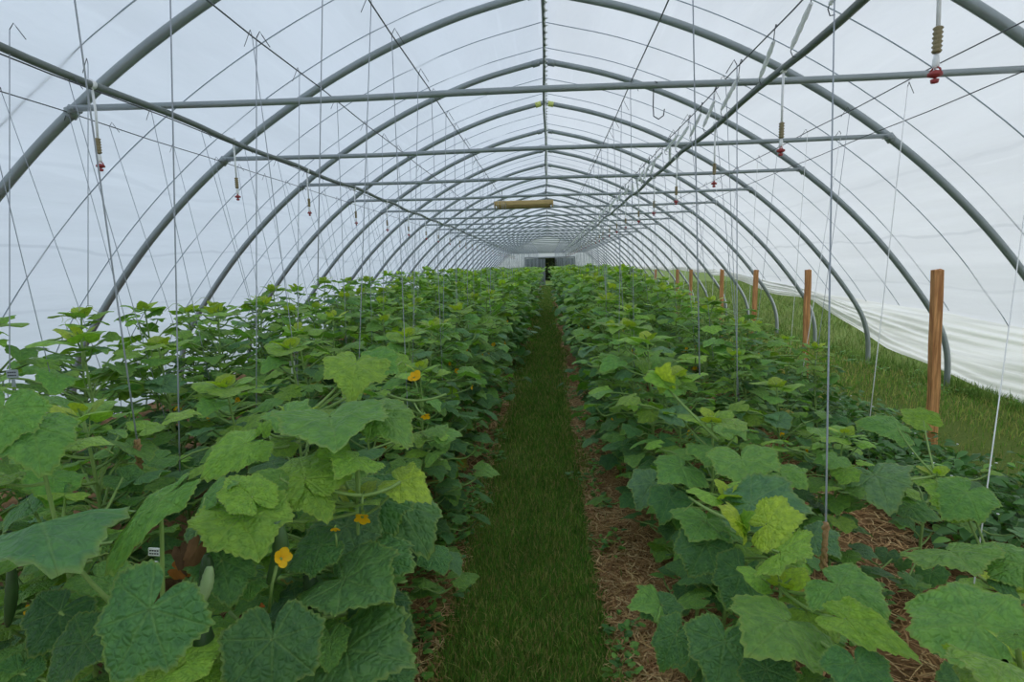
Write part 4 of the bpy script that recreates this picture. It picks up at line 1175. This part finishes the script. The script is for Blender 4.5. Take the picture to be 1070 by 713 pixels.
# ------------------------------------------------------------------ low dark crop in front of the posts
def build_low(seed):
    r = np.random.default_rng(seed); fo, st = MB(), MB()
    for k in range(100):
        az = r.uniform(0, 6.28); rad = .3*r.uniform(0, 1)**.6; z = r.uniform(.06, .3)*(1-.45*rad/.3)
        A = np.array([rad*math.cos(az), rad*math.sin(az), z]); el = r.uniform(-.5, .3)
        a2 = az+r.normal(0, .7); o2 = np.array([math.cos(a2), math.sin(a2), 0]); Y = o2*math.cos(el)+np.array([0, 0, math.sin(el)])
        N = np.array([0, 0, 1])+o2*-math.sin(el)+r.normal(0, .25, 3); N = nrm(N-Y*np.dot(N, Y)); X = np.cross(Y, N)
        s = r.uniform(.05, .095)
        V, T = [], []
        c = np.append(CL['deep' if r.uniform() < .55 else 'dark' if r.uniform() < .7 else 'mid']*r.uniform(.75, 1.1), .5)
        for u, wd in ((0, .04), (.25, .26), (.55, .3), (.8, .17), (1, .01)):
            for m_ in (-1, 0, 1): V.append(A+s*(Y*u+X*wd*m_+N*(.1*abs(m_)*wd*3-.25*u*u)))
        fo.add(V, [(i*3+j, i*3+j+1, i*3+j+4, i*3+j+3) for i in range(4) for j in range(2)], np.tile([[.3, .6]], (15, 1)), c)
        if k % 3 == 0: tube(st, bez((0, 0, 0), A*[.5, .5, .9], A, 4), .002, 3, STEMD, cap=False)
    fw = MB()
    for k in range(1):
        az = r.uniform(0, 6.28); lathe(fw, [(0, 0), (.005, .002), (.007, .006), (0, .008)], (.2*math.cos(az), .2*math.sin(az), .28), 6)
    return st, fo, fw
lowp = [build_low(s) for s in range(4)]
lp_ = {}
n_ = 0
for row, X in enumerate((2.2, 2.48, 2.74)):
    y = 2.4+row*.15
    i = 0
    while y < 12:
        v = int(rng.integers(4)); x = X+rng.normal(0, .07)
        rn = ('inner', 'middle', 'outer')[row]
        lab = f'{ORD[i]} low dark bushy plant from the front, {rn} line before the posts' if i < 10 else f'far low dark bushy plant in the {rn} line before the posts'
        loc = (x, y+rng.normal(0, .05), float(gz(x, y)))
        if v not in lp_:
            t = thing('low_bushy_plant', lab, 'plant', loc, 'low dark plants before the posts')
            obj('stem', lowp[v][0], M_STEM, t, attrs=True); obj('foliage', lowp[v][1], M_LEAF_FAR, t, attrs=True); obj('flower', lowp[v][2], M_WHITE, t)
            lp_[v] = t
        else: t = dup(lp_[v], loc, float(rng.uniform(0, 6.28)), float(rng.uniform(.8, 1.2)), lab, 'low dark plants before the posts')
        y += .33; i += 1
# small weeds at the path edges
mb = MB()
def weed(x, y, s, nl):
    z = float(gz(x, y))
    for k in range(nl):
        az = rng.uniform(0, 6.28); rad = s*rng.uniform(.2, 1); A = np.array([x+rad*math.cos(az), y+rad*math.sin(az), z+rng.uniform(.01, s*.9)])
        o2 = np.array([math.cos(az), math.sin(az), rng.uniform(-.3, .4)])
        add_leaf(mb, A, A+nrm(o2)*rng.uniform(.012, .028), (rng.normal(0, .3), rng.normal(0, .3), 1), 'tiny', .7, 'mid' if rng.uniform() < .6 else 'dark')
for k in range(70): weed(-.52+rng.normal(0, .06), 1.8*(12/1.8)**rng.uniform(), .1, 26)
for k in range(22): weed(.3+rng.normal(0, .05), 1.9*(8/1.9)**rng.uniform(), .07, 18)
for k in range(40): weed(4.45+rng.normal(0, .12), rng.uniform(3.5, 12), .1, 22)
weed(1.25, 2.2, .16, 60); weed(1.3, 2.3, .15, 50); weed(-.56, 3.2, .2, 90); weed(-.6, 2.7, .15, 60)
tag(obj('weeds', mb, M_LEAF_FAR, attrs=True), 'small leafy weeds dotted along the edges of the path and aisle', 'weeds', kind='stuff')

# ------------------------------------------------------------------ plant tags
def plant_tag(px, py, d, w, h, rot, label, zfoot, col=M_WHITE):
    P = at(px, py, d)
    if zfoot <= 0: zfoot = P[2]-.04
    t = thing('plant_tag', label, 'tag', (P[0], P[1], zfoot))
    t.rotation_euler = (0, rot, .15)
    mb = MB(); box(mb, (0, 0, (P[2]-zfoot)/2-.02), (.012, .003, P[2]-zfoot)); obj('stake', mb, col, t, smooth=False)
    mb = MB(); box(mb, (0, 0, P[2]-zfoot), (w, .003, h), bev=.001); obj('plate', mb, col, t, smooth=False)
    mb = MB()
    for r_ in range(2):
        for q in range(4): box(mb, (-w*.3+q*w*.19, -.0024, P[2]-zfoot+h*(.2-.36*r_)), (w*.13, .0008, h*.13))
    obj('writing', mb, M_DARK, t, smooth=False)
plant_tag(159, 577, 1.02, .024, .017, .12, 'small white plant tag with writing among the big left leaves', 0)
plant_tag(305, 380, 2.6, .026, .022, 0, 'small white tag in the shade between the left rows', 0)

plant_tag(13, 391, 1.9, .04, .03, 0, 'small grey tag clipped at the far left edge of the plants', 0, M_TWINE)

# dark hedge seen through the far doorway
mb = MB()
for k in range(2600):
    A = np.array([rng.uniform(-9, 9), 62+rng.uniform(-1.5, 1.5), rng.uniform(0, 6)]); az = rng.uniform(0, 6.28)
    add_leaf(mb, A, A+np.array([math.cos(az), math.sin(az), -.4])*.55, (math.cos(az), -1, .5), 'tiny', 1, lin(30, 46, 26))
hd = thing('hedge', 'dark trees seen through the open doorway at the far end', 'hedge', (0, 0, 0))
obj('foliage', mb, M_LEAF_FAR, hd, attrs=True)
mb = MB()
for x in np.arange(-8, 9, 2.0): tube(mb, [(x, 62.5, -.05), (x+.2, 62.3, 2.5), (x, 62.4, 4.5)], [.18, .13, .06], 7, np.append(lin(60, 48, 36), 1))
obj('trunk', mb, M_STEM, hd, attrs=True)

# ------------------------------------------------------------------ overcast sky
w = bpy.data.worlds.new('overcast'); bpy.context.scene.world = w; w.use_nodes = True
nt = w.node_tree; nt.nodes.clear()
tc = nd(nt, 'ShaderNodeTexCoord').outputs['Generated']
sep = nd(nt, 'ShaderNodeSeparateXYZ'); nt.links.new(tc, sep.inputs[0])
u = sstep(nt, sep.outputs[2], -.05, .9)
c = mixc(nt, u, (1.0, 1.0, 1.0), (.84, .92, 1.0))
sidef = sstep(nt, sep.outputs[0], -.9, .4)
c = mixc(nt, sidef, mixc(nt, 1.0, c, (.74, .85, 1.0), 'MULTIPLY'), c)
bg = nd(nt, 'ShaderNodeBackground'); nt.links.new(c, bg.inputs[0])
st = math_n(nt, 'SUBTRACT', 1.5, math_n(nt, 'MULTIPLY', u, .6)); st = math_n(nt, 'MULTIPLY', st, math_n(nt, 'ADD', 1.0, math_n(nt, 'MULTIPLY', sstep(nt, sep.outputs[0], 0, 1), .18))); nt.links.new(st, bg.inputs[1])
wo = nd(nt, 'ShaderNodeOutputWorld'); nt.links.new(bg.outputs[0], wo.inputs[0])

sc = bpy.context.scene
sc.view_settings.view_transform = 'Standard'; sc.view_settings.look = 'None'; sc.view_settings.gamma = 1
sc.view_settings.use_curve_mapping = False
sc.view_settings.exposure = .2
sc.cycles.use_denoising = True
sc.cycles.max_bounces = 8; sc.cycles.diffuse_bounces = 5; sc.cycles.transparent_max_bounces = 8
